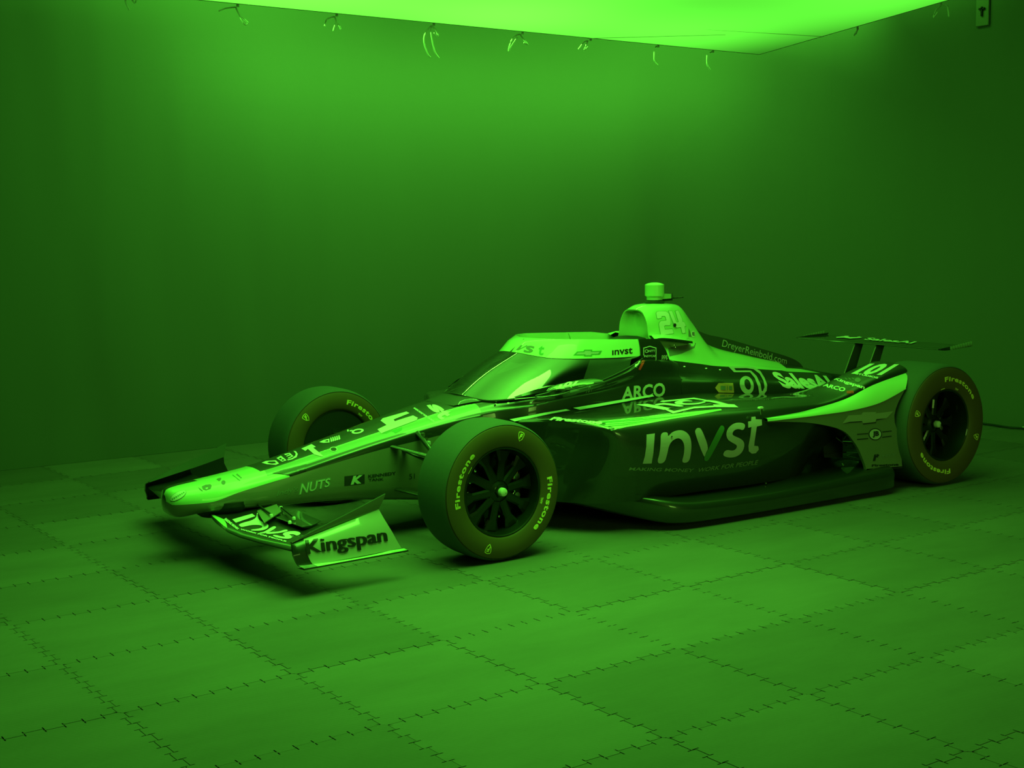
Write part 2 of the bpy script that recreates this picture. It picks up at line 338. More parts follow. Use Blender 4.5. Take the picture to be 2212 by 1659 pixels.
# ------------------------------------------------------------------ soft box above the car
SX0, SX1, SY0, SY1 = -2.3, 4.787, -4.4, 2.3
def sbz(x, y): return 2.9930-(x+0.083)*0.01294+(y-2.3)*(-0.0913)
def make_softbox():
    t = thing('softbox', 'huge rectangular overhead soft box with glowing fabric face above the car', 'softbox', (1.2, 0.2, 2.7))
    inv = Vector((-1.2, -0.2, -2.7))
    f = MB(); nx, ny = 60, 40; rows = []
    for j in range(ny+1):
        y = lerp(SY0, SY1, j/ny); row = []
        for i in range(nx+1):
            x = lerp(SX0, SX1, i/nx); u = i/nx; v = j/ny
            sag = -0.05*math.sin(PI*u)*math.sin(PI*v)+0.006*math.sin(9*x+3*y)*math.sin(PI*u)*math.sin(PI*v)
            row.append(Vector((x, y, sbz(x, y)+sag))+inv)
        rows.append(row)
    hem = lambda p: Vector((p.x+(.028 if p.x+1.2 > SX1-.01 else (-.028 if p.x+1.2 < SX0+.01 else 0)), p.y+(.028 if p.y+.2 > SY1-.01 else (-.028 if p.y+.2 < SY0+.01 else 0)), p.z+.026))
    rows = [[hem(r[0])]+r+[hem(r[-1])] for r in rows]; rows = [[hem(p) if abs(p.z-q.z) < 9 else p for p, q in zip(rows[0], rows[0])]]+rows+[[hem(p) for p in rows[-1]]]
    f.grid(rows, 'fabric'); f.build('diffuser_fabric', t)
    q = MB()
    def P(x, y, dz=0): return Vector((x, y, sbz(x, y)+dz))+inv
    for a, c in (((SX0, SY1), (SX1, SY1)), ((SX1, SY1), (SX1, SY0)), ((SX1, SY0), (SX0, SY0)), ((SX0, SY0), (SX0, SY1))):
        q.tube([P(*a, 0.02), P(*c, 0.02)], 0.022, 'string', 10)
    q.build('frame', t)
    sk = MB()
    for a, c in (((SX0, SY1), (SX1, SY1)), ((SX1, SY1), (SX1, SY0)), ((SX1, SY0), (SX0, SY0)), ((SX0, SY0), (SX0, SY1))):
        sk.grid([[P(*a, 0.03), P(*c, 0.03)], [P(*a, 0.35), P(*c, 0.35)]], 'dark_wall')
    sk.grid([[P(SX0, SY0, .35), P(SX1, SY0, .35)], [P(SX0, SY1, .35), P(SX1, SY1, .35)]], 'dark_wall')
    sk.build('housing', t)
    seam = MB()                                            # seams in the fabric seen at the far corner
    seam.tube([P(lerp(3.6, SX1, k/8), 1.75-0.02*k, -0.004) for k in range(9)], 0.0022, 'string', 6)
    seam.tube([P(3.0+0.12*k, SY1-0.06*k, -0.004) for k in range(9)], 0.0022, 'string', 6)
    seam.build('fabric_seam', t)
    # knotted strings along the far edge and the right edge: (x, loops as offsets)
    ties = {-1.46: [[(0, 0), (-.01, -.03), (-.02, -.05)]],
            -0.69: [[(0, 0), (-.03, -.02), (-.05, -.03), (-.07, -.01)]],
            -0.50: [[(0, 0), (-.03, -.02), (-.01, -.07)], [(0, 0), (.02, -.03), (.03, -.01)]],
            0.19: [[(0, 0), (-.06, -.012), (-.10, -.03)], [(0, 0), (.015, -.03), (.05, -.09), (.07, -.08), (.03, -.05)]],
            0.90: [[(0, 0), (-.05, -.02), (-.065, -.06)], [(0, 0), (.01, -.03), (-.01, -.08), (.02, -.04), (.04, -.07)]],
            1.66: [[(0, 0), (-.04, -.04), (-.055, -.10), (-.03, -.17), (-.01, -.19)], [(0, 0), (0, -.06), (.02, -.15), (.05, -.19)], [(0, 0), (.03, -.02), (.05, -.06), (.02, -.04)]],
            2.42: [[(0, 0), (-.03, -.01), (-.07, -.05), (-.09, -.11), (-.06, -.07), (-.02, -.02)], [(0, 0), (.03, -.03), (.06, -.06), (.03, -.05)]],
            3.05: [[(0, 0), (-.03, -.01), (-.08, -.06)], [(0, 0), (-.03, -.06), (0, -.04)]],
            3.72: [[(0, 0), (.01, .01)], [(-.01, -.03), (-.01, -.09), (.02, -.12)]],
            4.30: [[(0, 0), (.02, .01)], [(-.03, -.02), (-.03, -.08), (.0, -.12)]]}
    for x, parts in ties.items():
        b = MB()
        for pt in parts:
            pp = [P(x+dx*1.15, SY1+0.065, dz*1.15-0.005) for dx, dz in pt]
            b.tube([Vector(c) for c in smooth_curve([tuple(v) for v in pp], 4)] if len(pp) > 2 else pp, 0.0052, 'string', 6)
        b.tube([P(x, SY1+0.028, 0.04), P(x, SY1+0.032, -0.012)], 0.009, 'string', 6); b.build('tie_string', t)
    for y, parts in {1.28: [[(0, 0), (.04, -.05)], [(0, 0), (.02, -.04)]], 0.50: [[(0, 0), (.05, -.03), (.07, -.09), (.03, -.05)], [(0, 0), (-.06, -.02), (-.08, -.12)]]}.items():
        b = MB()
        for pt in parts:
            pp = [P(SX1+0.045, y+dy*.9, dz*.8-.01) for dy, dz in pt]
            b.tube([Vector(c) for c in smooth_curve([tuple(v) for v in pp], 4)] if len(pp) > 2 else pp, 0.0055, 'string', 6)
        b.tube([P(SX1+.04, y, .03), P(SX1+.045, y, -.012)], .008, 'string', 6); b.build('tie_string', t)
    for x, y in ((SX0+.3, SY0+.3), (SX1-.3, SY0+.3), (SX0+.3, SY1-.3), (SX1-.3, SY1-.3)):
        b = MB(); b.tube([P(x, y, .35), Vector((x, y, HC))+inv], 0.006, 'metal', 6); b.build('hanging_cable', t)
make_softbox()

def make_bracket():
    t = thing('hanging_plate', 'small pale plate with a dark hook hanging high at the right edge', 'plate', (XR, 0.50, 3.02))
    b = MB(); b.box((-0.012, 0, 0.35), (0.012, 0.115, 0.80), 'plate', bev=0.004); b.build('plate', t)
    b = MB(); b.box((-0.024, 0, 0.055), (0.014, 0.016, 0.07), 'matte', bev=0.003); b.box((-0.024, 0, 0.075), (0.014, 0.055, 0.014), 'matte', bev=0.003); b.build('hook', t)
make_bracket()
def make_cable():
    b = MB(); b.tube([Vector(p) for p in smooth_curve([(5.27, -.05, .012), (5.20, .10, .014), (5.23, .3, .012), (5.20, .55, .012), (5.16, .9, .012)], 6)], 0.008, 'matte', 8)
    b.tube([(5.27, -.05, .012), (5.25, .02, .014)], 0.011, 'string', 8)
    o = b.build('floor_cable', None); o['label'] = 'thin dark cable on the floor along the right wall'; o['category'] = 'cable'
make_cable()

# ------------------------------------------------------------------ the racing car
CAR = thing('race_car', 'black and white open-wheel racing car number 24 with sponsor lettering', 'race car')
SUB = 4
def shift(b, loc):
    b.v = [(p[0]-loc[0], p[1]-loc[1], p[2]-loc[2]) for p in b.v]; return b

# -- monocoque with nose, rows from top centre to bottom centre
TUB = {
 -1.268: [(0, .325), (.012, .322), (.022, .312), (.028, .295), (.022, .268), (0, .262)],
 -1.262: [(0, .342), (.035, .337), (.058, .318), (.066, .285), (.050, .245), (0, .238)],
 -1.22: [(0, .356), (.060, .350), (.090, .325), (.100, .285), (.075, .226), (0, .215)],
 -1.10: [(0, .370), (.078, .362), (.112, .332), (.128, .285), (.110, .238), (0, .225)],
 -0.95: [(0, .385), (.085, .378), (.120, .352), (.142, .318), (.130, .238), (0, .225)],
 -0.82: [(0, .402), (.090, .395), (.124, .372), (.150, .343), (.148, .236), (0, .222)],
 -0.65: [(0, .436), (.100, .428), (.138, .402), (.165, .374), (.160, .236), (0, .220)],
 -0.43: [(0, .486), (.115, .478), (.160, .452), (.184, .416), (.178, .232), (0, .215)],
 -0.21: [(0, .536), (.130, .527), (.182, .500), (.204, .455), (.195, .212), (0, .195)],
 0.00: [(0, .580), (.145, .570), (.205, .540), (.222, .482), (.210, .190), (0, .175)],
 0.20: [(0, .622), (.165, .612), (.230, .575), (.248, .512), (.235, .165), (0, .150)],
 0.38: [(0, .648), (.205, .640), (.262, .600), (.282, .540), (.265, .140), (0, .130)],
 0.60: [(0, .655), (.325, .658), (.362, .625), (.378, .560), (.350, .110), (0, .10)],
 0.80: [(0, .66), (.368, .682), (.395, .650), (.405, .580), (.390, .09), (0, .08)],
 1.00: [(0, .66), (.380, .712), (.408, .672), (.418, .595), (.410, .08), (0, .07)],
 1.19: [(0, .67), (.380, .762), (.408, .700), (.422, .605), (.415, .08), (0, .07)],
 1.32: [(0, .70), (.365, .812), (.400, .725), (.425, .605), (.415, .08), (0, .07)],
 1.50: [(0, .76), (.340, .800), (.385, .715), (.425, .605), (.415, .08), (0, .07)],
 1.62: [(0, .76), (.280, .780), (.350, .695), (.415, .600), (.400, .08), (0, .07)],
}
def make_tub():
    b = MB(); xs = frange(-1.268, -1.22, .012)+frange(-1.22, 1.62, .02)[1:]
    rows = loft(TUB, xs, SUB); nj = len(rows[0])
    def m(side):
        def f(i, j):
            x = (xs[i]+xs[i+1])/2; k = j//SUB
            if x < -1.2625: return 'black' if k == 0 or (k == 1 and side > 0) else ('white' if k < 3 and side < 0 else 'grey')
            if k == 0:
                if .66 < x < 1.47: return None
                if x < -.82: return 'black' if (side > 0 and x < -1.10) else 'white'
                return 'black'
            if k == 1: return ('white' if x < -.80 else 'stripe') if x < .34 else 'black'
            if k == 2: return 'white' if x < -.69 else 'black'
            if k == 3: return 'grey' if x < .12 else 'black'
            return 'grey' if x < .1 else 'carbon'
        return f
    for side, R in ((-1, mir(rows)), (1, rows)):
        vs = [p for r in R for p in r]; fs = []; ms = []; f = m(side)
        for i in range(len(R)-1):
            for j in range(nj-1):
                k = f(i, j)
                if k: fs.append((i*nj+j, i*nj+j+1, (i+1)*nj+j+1, (i+1)*nj+j)); ms.append(k)
        b.add(vs, fs, ms)
    full = [rows[0][j] for j in range(nj)]+[(p[0], -p[1], p[2]) for p in reversed(rows[0][1:-1])]
    b.add(full, [tuple(range(len(full)))], 'black')
    t = b.bvh(); put_decals('monocoque', b, t)
    o = b.build('monocoque', CAR, angle=50)
    # cockpit well under the screen
    c = MB(); xs2 = frange(.66, 1.47, .045); Rr = loft(TUB, xs2, SUB); edge = [r[SUB] for r in Rr]
    for s in (-1, 1):
        c.grid([[(p[0], s*p[1], p[2]) for p in edge], [(p[0], s*(p[1]-.05), p[2]-.04) for p in edge], [(p[0], s*(p[1]-.09), .36) for p in edge], [(p[0], 0, .30) for p in edge]], 'matte')
    c.grid([[(.66, -.33, .67), (.66, 0, .66), (.66, .33, .67)], [(.66, -.25, .3), (.66, 0, .3), (.66, .25, .3)]], 'matte')
    c.grid([[(1.47, -.33, .80), (1.47, .33, .80)], [(1.40, -.25, .3), (1.40, .25, .3)]], 'matte')
    c.build('cockpit_lining', o)
    d = MB(); d.box((.60, 0, .685), (.16, .30, .05), 'matte', bev=.02); d.box((.72, 0, .70), (.03, .22, .03), 'carbon', bev=.01); d.build('dashboard', o)
    sw = MB(); pts = [(.83+.25*.02*math.sin(a), .125*math.cos(a), .70+.085*math.sin(a)) for a in [2*PI*k/24 for k in range(25)]]
    sw.tube(pts, .014, 'matte', 8, cap=False); sw.box((.83, 0, .70), (.03, .15, .08), 'carbon', bev=.01); sw.tube([(.83, 0, .70), (.66, 0, .66)], .015, 'metal'); sw.build('steering_wheel', o)
    st = MB(); st.grid([[(1.0, -.2, .45), (1.0, .2, .45)], [(1.18, -.2, .44), (1.18, .2, .44)], [(1.32, -.2, .60), (1.32, .2, .60)], [(1.40, -.18, .82), (1.40, .18, .82)]], 'cloth'); st.build('seat', o)
    # fairing hump the screen bolts to
    h = MB(); rr = []
    for k in range(13):
        u = k/12*2-1; y = .20*u; zt = hermite([.25, .34, .42], [0, .020, .012], .34)
        rr.append([(x, y*(.6+.4*min(1, (x-.18)/.2)), hermite([0.0, .2, .38, .6, .8], [.580, .622, .648, .655, .66], x)+(math.sin(PI*(x-.24)/.20)*.020)*(1-u*u)**.5 - .002) for x in frange(.24, .44, .025)])
    h.grid(rr, 'black'); h.build('screen_fairing', o)
    for x, y, z in ((.42, -.262, .625), (.50, -.30, .628), (.66, -.372, .632), (.92, -.398, .665)):
        f = MB(); f.lathe([(0, -.004), (.007, -.004), (.007, .0), (0, 0)], 'chrome', 12, c=(x, y, z)); f.build('screen_bolt', o)

# -- engine cover
COV = {
 1.555: [(0, 1.060), (.075, 1.050), (.122, .985), (.140, .90), (.200, .855), (.305, .788), (.365, .70), (.425, .605), (.42, .08)],
 1.62: [(0, 1.085), (.080, 1.074), (.130, 1.00), (.148, .90), (.205, .850), (.298, .778), (.360, .695), (.422, .602), (.41, .08)],
 1.70: [(0, 1.090), (.075, 1.080), (.130, 1.00), (.150, .90), (.195, .848), (.282, .765), (.350, .685), (.420, .60), (.40, .08)],
 1.85: [(0, 1.078), (.055, 1.065), (.105, .985), (.142, .89), (.178, .838), (.255, .741), (.335, .668), (.415, .595), (.39, .08)],
 1.96: [(0, .985), (.040, .972), (.080, .925), (.125, .855), (.162, .808), (.235, .722), (.310, .650), (.385, .578), (.36, .08)],
 2.10: [(0, .832), (.028, .826), (.068, .806), (.112, .776), (.148, .752), (.215, .705), (.280, .640), (.350, .560), (.33, .08)],
 2.45: [(0, .735), (.020, .731), (.050, .719), (.088, .70), (.120, .684), (.172, .660), (.245, .600), (.325, .532), (.30, .10)],
 2.86: [(0, .645), (.012, .643), (.030, .638), (.050, .630), (.068, .622), (.092, .608), (.215, .545), (.330, .450), (.26, .14)],
 3.10: [(0, .590), (.012, .588), (.028, .584), (.045, .577), (.060, .568), (.080, .552), (.150, .490), (.200, .400), (.18, .18)],
 3.40: [(0, .540), (.010, .538), (.022, .532), (.035, .524), (.048, .512), (.060, .49), (.090, .44), (.110, .36), (.10, .24)],
}
def make_cover():
    b = MB(); xs = frange(1.555, 3.40, .0205); rows = loft(COV, xs, SUB)
    def m(i, j):
        x = (xs[i]+xs[i+1])/2; k = j/SUB
        if k >= 5: return 'black'
        lim = 5.0 if x < 2.70 else 0
        return 'white' if k < lim else 'black'
    for R in (rows, mir(rows)): b.grid(R, m)
    # air intake face, slightly dished
    front = rows[0][:4*SUB+1]; cz = .93; ring = []
    for s in (1, -1):
        R = [(p[0], s*p[1], p[2]) for p in front]; r2_ = [(p[0]+.001, s*p[1]*.93, cz+(p[2]-cz)*.95) for p in front]; r3 = [(p[0]+.022, s*p[1]*.80, cz+(p[2]-cz)*.88) for p in front]; r4 = [(p[0]+.032, 0, cz+(p[2]-cz)*.88) for p in front]
        b.grid([R, r2_, r3, r4], 'white')
    t = b.bvh(); put_decals('engine_cover', b, t)
    o = b.build('engine_cover', CAR, angle=50)
    # vertical spine behind the air box
    f = MB(); top = smooth_curve([(1.93, 1.00), (2.02, .925), (2.12, .883), (2.29, .845), (2.60, .760), (2.80, .703), (2.90, .660), (2.95, .610)], 5)
    poly = [(x, 0, z) for x, z in top]+[(2.92, 0, .58), (2.6, 0, .66), (2.2, 0, .76), (2.05, 0, .82)]
    f.plate(poly, (0, .012, 0), 'fin'); t2 = f.bvh(); put_decals('spine_fin', f, t2); f.build('spine_fin', o)
    hr = MB(); rows = []
    for k in range(9):
        a = PI*k/8; rows.append([(x, .20*math.cos(a), .80+math.sin(a)*h) for x, h in ((1.40, .06), (1.42, .095), (1.50, .112), (1.58, .105))])
    hr.grid(rows, 'matte'); hr.add([r[0] for r in rows], [tuple(range(9))], 'matte'); hr.build('headrest', CAR)
    # ears beside the air box
    for s in (-1, 1):
        e = MB(); up_ = smooth_curve([(1.545, .20, .900), (1.56, .245, .908), (1.62, .262, .902), (1.70, .262, .890), (1.80, .235, .874)], 4)
        inn = smooth_curve([(1.56, .13, .915), (1.60, .13, .918), (1.66, .13, .915), (1.74, .13, .905), (1.84, .13, .885)], 4)
        low = [(x+.015, y-.015, z-.014) for x, y, z in up_]; li = [(x, y, z-.03) for x, y, z in inn]
        P_ = lambda L: [(x, s*y, z) for x, y, z in L]
        e.grid([P_(inn), [((a[0]+c[0])/2, s*(a[1]+c[1])/2, (a[2]+c[2])/2+.010) for a, c in zip(inn, up_)], P_(up_)], 'white'); e.grid([P_(up_), P_(low), P_(li)], 'matte')
        for q in ((1.655, .240, .862), (1.66, .245, .850)): e.lathe([(0, -.004*s if s > 0 else .004*-1), (.006, 0)], 'chrome', 8, c=(q[0], s*q[1]*1.03, q[2]))
        e.build('side_duct', o)
    # camera pod on the air box
    p = MB(); cx = 1.715
    p.lathe([(0, 1.209), (.020, 1.208), (.040, 1.2035), (.0545, 1.1975), (.0568, 1.1945), (.0568, 1.192), (.0568, 1.132), (.050, 1.126), (.047, 1.122), (.047, 1.108), (0, 1.108)], 'white', 40, 'z', (cx, 0, 0))
    ps = [(cx, .045), (cx+.10, .030), (cx+.125, 0), (cx+.10, -.030), (cx, -.045)]
    p.add([(x, y, 1.112) for x, y in ps]+[(x, y, 1.146-(.008 if x > cx+.05 else 0)) for x, y in ps], [(4, 3, 2, 1, 0), (5, 6, 7, 8, 9)]+[(i, i+1, i+6, i+5) for i in range(4)], 'white', False)
    po = p.build('camera_pod', CAR)
    r = MB(); r.lathe([(0, 1.108), (.045, 1.108), (.050, 1.102), (.060, 1.094), (.050, 1.084), (0, 1.084)], 'matte', 32, 'z', (cx, 0, 0)); r.plate([(cx-.03, -.035, 1.104), (cx+.12, -.02, 1.104), (cx+.12, .02, 1.104), (cx-.03, .035, 1.104)], (0, 0, .010), 'matte'); r.build('pod_base', po)
    a = MB(); a.tube([(cx+.11, .0, 1.11), (cx+.22, .0, 1.112)], .003, 'matte', 6)
    for dx in (.13, .15, .185, .20): a.box((cx+dx, 0, 1.113), (.014, .012, .005), 'metal')
    a.tube([(cx+.14, 0, 1.11), (cx+.135, 0, 1.14)], .002, 'matte', 6); a.build('antenna', po)
    hl = MB(); hl.lathe([(0, -.003), (.010, -.003), (.011, .001)], 'ink', 16, c=(1.745, -.143, .965)); hl.build('fuel_vent', o)

# -- clear screen with its white top band
BASE = [(.345, 0, .664), (.36, .12, .656), (.40, .215, .645), (.47, .285, .650), (.58, .338, .660), (.706, .362, .669), (.965, .382, .704), (1.186, .382, .763), (1.32, .368, .815)]
LOW = [(.700, 0, .868), (.706, .08, .866), (.735, .17, .856), (.79, .245, .845), (.87, .295, .840), (.95, .322, .837), (1.147, .350, .831), (1.25, .356, .830), (1.315, .360, .829)]
UPP = [(.805, 0, .940), (.812, .08, .940), (.84, .155, .940), (.885, .222, .939), (.94, .262, .938), (1.00, .286, .936), (1.15, .313, .929), (1.27, .327, .923), (1.335, .334, .920)]
def make_screen():
    k = 6
    def full(Q): return [(x, -y, z) for x, y, z in reversed(Q)]+Q[1:]
    B, L, U = [smooth_curve(full(q), k) for q in (BASE, LOW, UPP)]
    g = MB(); rows = []
    for t in [i/10 for i in range(11)]:
        rows.append([tuple(lerp(a, c, t)+(bul if n == 2 else (bul*(-.4) if n == 0 else 0)) for n, (a, c) in enumerate(zip(p, q))) for p, q in zip(B, L) for bul in [math.sin(PI*t)*.012]])
    g.grid(rows, 'glass'); so = g.build('clear_screen', CAR, angle=80, label='clear wraparound cockpit windscreen')
    b = MB(); mid = [tuple(lerp(a, c, .55)+(.012 if n == 2 else 0) for n, (a, c) in enumerate(zip(p, q))) for p, q in zip(L, U)]
    b.grid([L, mid, U], 'white')
    inner = [(x+.018, y*.93, z-.004) for x, y, z in U]; inl = [(x+.03, y*.90, z-.045) for x, y, z in U]
    b.grid([U, inner, inl], 'white')
    t = b.bvh(); put_decals('screen_band', b, t)
    b.build('screen_band', so, angle=60)
    c = MB(); c.tube(B, .007, 'carbon', 8); c.tube([(x, y, z-.003) for x, y, z in L], .004, 'matte', 6); c.build('screen_frame', so)
    d = MB(); d.tube([(.40, 0, .665), (.56, 0, .755), (.70, 0, .845), (.80, 0, .915)], .012, 'matte', 8, flat=2.0); d.build('centre_strut', so)
    # dark inner loop of the protection frame
    e = MB(); e.tube([(x+.075, y*.80, z-.075) for x, y, z in U if x < 1.2], .018, 'matte', 10); e.build('halo_hoop', so)
    # vent scoop at the foot of the glass, near side and far side
    for s in (-1, 1):
        v = MB(); o1 = smooth_curve([(.50, .318, .668), (.56, .350, .690), (.62, .370, .706), (.68, .385, .716), (.74, .388, .712), (.80, .392, .690)], 5); o2 = smooth_curve([(.50, .322, .657), (.56, .345, .660), (.62, .362, .662), (.68, .378, .664), (.74, .392, .670), (.80, .396, .682)], 5)
        o3 = [((a[0]+c[0])/2, s*((a[1]+c[1])/2+.012), (a[2]+c[2])/2+.002) for a, c in zip(o1, o2)]
        v.grid([[(x, s*y, z) for x, y, z in o1], o3, [(x, s*y, z) for x, y, z in o2]], 'carbon'); v.tube([(x, s*y, z) for x, y, z in o1[10:]], .004, 'metal', 6); v.tube([(x, s*(y+.004), z) for x, y, z in o2], .003, 'metal', 6); v.build('vent_scoop', so)
    # black panel between band and engine cover
    for s in (-1, 1):
        q = MB(); A = [(1.315, .338, .921), (1.40, .335, .918), (1.47, .322, .914)]; M_ = [(1.310, .358, .875), (1.42, .360, .868), (1.50, .352, .85)]; Z = [(1.302, .372, .815), (1.42, .368, .795), (1.54, .345, .775)]
        if s > 0: A = [(1.315, .338, .921), (1.50, .330, .914), (1.68, .24, .89)]; M_ = [(1.310, .358, .875), (1.50, .355, .865), (1.70, .27, .84)]; Z = [(1.302, .372, .815), (1.50, .350, .79), (1.70, .29, .765)]
        q.grid([[(x, s*y, z) for x, y, z in R] for R in ([(x+.01, y-.05, z-.05) for x, y, z in A], [(x, y-.035, z-.004) for x, y, z in A], A, M_, Z)], 'black' if s < 0 else 'white')
        t = q.bvh()
        if s < 0: put_decals('rear_surround', q, t)
        q.build('rear_surround', CAR, angle=60)

# -- sidepod, from inner top edge round to the floor; each station may lean in x
POD = [
 [(.40, .42, .565), (.405, .435, .567), (.41, .45, .565), (.415, .46, .560), (.42, .465, .548), (.43, .455, .45), (.44, .45, .34), (.44, .45, .25), (.44, .45, .16)],
 [(.43, .42, .566), (.475, .49, .574), (.50, .54, .575), (.515, .57, .568), (.525, .585, .552), (.52, .56, .45), (.50, .54, .34), (.49, .52, .25), (.48, .50, .16)],
 [(.47, .42, .568), (.54, .56, .580), (.575, .68, .582), (.592, .73, .570), (.600, .755, .550), (.60, .725, .45), (.58, .69, .34), (.56, .65, .25), (.54, .61, .16)],
 [(.52, .42, .571), (.60, .60, .585), (.635, .76, .584), (.65, .835, .566), (.658, .868, .540), (.665, .85, .45), (.65, .81, .34), (.62, .75, .25), (.60, .70, .16)],
 [(.62, .42, .576), (.68, .61, .588), (.71, .775, .586), (.72, .865, .568), (.728, .916, .537), (.74, .925, .452), (.74, .90, .342), (.73, .86, .25), (.72, .81, .16)],
 [(.90, .42, .588), (.92, .62, .590), (.93, .775, .588), (.94, .866, .572), (.95, .922, .542), (.95, .952, .46), (.95, .942, .345), (.95, .905, .25), (.95, .86, .16)],
 [(1.30, .415, .604), (1.30, .62, .600), (1.30, .78, .592), (1.30, .868, .577), (1.30, .922, .550), (1.30, .952, .47), (1.30, .942, .35), (1.30, .91, .25), (1.30, .87, .16)],
 [(1.72, .410, .600), (1.72, .60, .592), (1.72, .77, .580), (1.72, .86, .562), (1.72, .905, .530), (1.72, .940, .46), (1.72, .932, .35), (1.72, .90, .25), (1.72, .86, .15)],
 [(2.06, .345, .562), (2.06, .52, .568), (2.06, .72, .570), (2.06, .84, .555), (2.06, .885, .518), (2.06, .88, .45), (2.06, .86, .33), (2.06, .83, .23), (2.06, .80, .14)],
 [(2.35, .320, .536), (2.35, .50, .545), (2.35, .70, .568), (2.35, .80, .570), (2.35, .875, .556), (2.35, .84, .44), (2.35, .76, .32), (2.35, .68, .22), (2.35, .62, .14)],
 [(2.60, .290, .520), (2.60, .50, .590), (2.60, .62, .640), (2.60, .77, .648), (2.60, .868, .616), (2.60, .82, .45), (2.60, .70, .32), (2.60, .60, .22), (2.60, .54, .14)],
 [(2.80, .30, .535), (2.80, .49, .640), (2.80, .62, .690), (2.80, .77, .695), (2.80, .860, .652), (2.76, .80, .56), (2.68, .62, .42), (2.66, .52, .26), (2.66, .46, .14)],
 [(2.91, .28, .545), (2.91, .48, .660), (2.91, .61, .710), (2.91, .77, .712), (2.905, .857, .672), (2.84, .80, .62), (2.70, .60, .50), (2.68, .48, .32), (2.66, .40, .16)],
]
def make_pod(s):
    b = MB(); n = 9; rows = []
    for i in range((len(POD)-1)*8+1):
        t = i/8; ctl = [cr([POD[q][j] for q in range(len(POD))], t) for j in range(n)]
        rows.append([(x, s*y, z) for x, y, z in smooth_curve(ctl, 5)])
    b.grid(rows, 'black')
    R = rows[0]; b.add(R+[(.44, s*.42, .16)], [tuple(range(len(R)+1))], 'carbon')
    t = b.bvh()
    if s < 0: put_decals('sidepod', b, t)
    o = b.build('sidepod', CAR, angle=60)
    # slim lip strip along the cockpit side
    c = MB(); c.grid([[(.40, s*.425, .572), (.62, s*.430, .588), (.75, s*.432, .594)], [(.40, s*.47, .566), (.62, s*.475, .586), (.75, s*.470, .592)]], 'silver'); 
    c.grid([[(.80, s*.428, .596), (1.10, s*.430, .612), (1.34, s*.426, .622)], [(.81, s*.475, .590), (1.10, s*.470, .606), (1.34, s*.440, .614)]], 'silver'); c.build('lip_strip', o)
    d = MB(); d.box((1.648, s*.94, .575), (.030, .02, .012), 'vinyl', bev=.003); d.box((1.655, s*.94, .555), (.016, .008, .035), 'metal', bev=.003); d.build('pitot_mast', o)
    for x, y, z in ((1.02, .955, .485),):
        e = MB(); e.lathe([(0, -.003), (.005, -.002), (.005, .002)], 'chrome', 10, c=(x, s*y, z)); e.build('panel_fastener', o)

# -- upswept fin and panel ahead of the rear wheel
RT = [(1.684, .925, .514), (1.90, .90, .5145), (2.064, .89, .522), (2.354, .88, .555), (2.60, .87, .616), (2.90, .858, .664)]
RB = [(1.690, .950, .506), (1.90, .950, .504), (2.083, .950, .504), (2.337, .950, .508), (2.568, .950, .531), (2.784, .950, .592)]
def make_ramp(s):
    b = MB(); T, B = smooth_curve(RT, 6), smooth_curve(RB, 6)
    rows = [[(lerp(a[0], c[0], u), s*(lerp(a[1], c[1], u)+.008*math.sin(PI*u)), lerp(a[2], c[2], u)+.006*math.sin(PI*u)) for a, c in zip(T, B)] for u in (0, .25, .5, .75, 1)]
    b.grid(rows, 'white'); b.grid([rows[-1], [(p[0], s*.952, p[2]-.006) for p in rows[-1]], [(p[0], s*.925, p[2]-.012) for p in rows[-1]]], 'white')
    b.grid([rows[0], [(p[0], s*(abs(p[1])-.03), p[2]-.03) for p in rows[0]]], 'black')
    arch = smooth_curve([(1.690, .496), (1.85, .482), (2.046, .455), (2.265, .396), (2.375, .306), (2.430, .225), (2.466, .157)], 6)
    topz = [(c[0], c[2]-.008) for c in B]; X = [p[0] for p in topz]; Zt = [p[1] for p in topz]
    rear = smooth_curve([(2.786, .590), (2.715, .50), (2.692, .422), (2.725, .34), (2.747, .282), (2.768, .132)], 4)
    outer = [(x, z) for x, z in topz if x < 2.78]+rear; 
    n = 40
    import bisect
    def along(P, n):
        L = [0]
        for a, c in zip(P, P[1:]): L.append(L[-1]+math.dist(a, c))
        out = []
        for k in range(n+1):
            d = L[-1]*k/n; i = min(bisect.bisect_right(L, d)-1, len(P)-2); f = (d-L[i])/(L[i+1]-L[i]); out.append((lerp(P[i][0], P[i+1][0], f), lerp(P[i][1], P[i+1][1], f)))
        return out
    O, A = along(outer, n), along(arch+[(2.466, .150)], n)
    for yy in (.948, .930): b.grid([[(lerp(o[0], a[0], t), s*yy, lerp(o[1], a[1], t)) for o, a in zip(O, A)] for t in (0, .33, .66, 1)], 'panel', smooth=False)
    for Q in (O, A): b.grid([[(x, s*.948, z) for x, z in Q], [(x, s*.930, z) for x, z in Q]], 'panel')
    b.plate([(2.466, s*.939, .150), (2.466, s*.939, .157), (2.768, s*.939, .138), (2.768, s*.939, .131)], (0, .018, 0), 'panel')
    t = b.bvh()
    if s < 0: put_decals('wheel_ramp', b, t)
    b.build('wheel_ramp', CAR, angle=30)

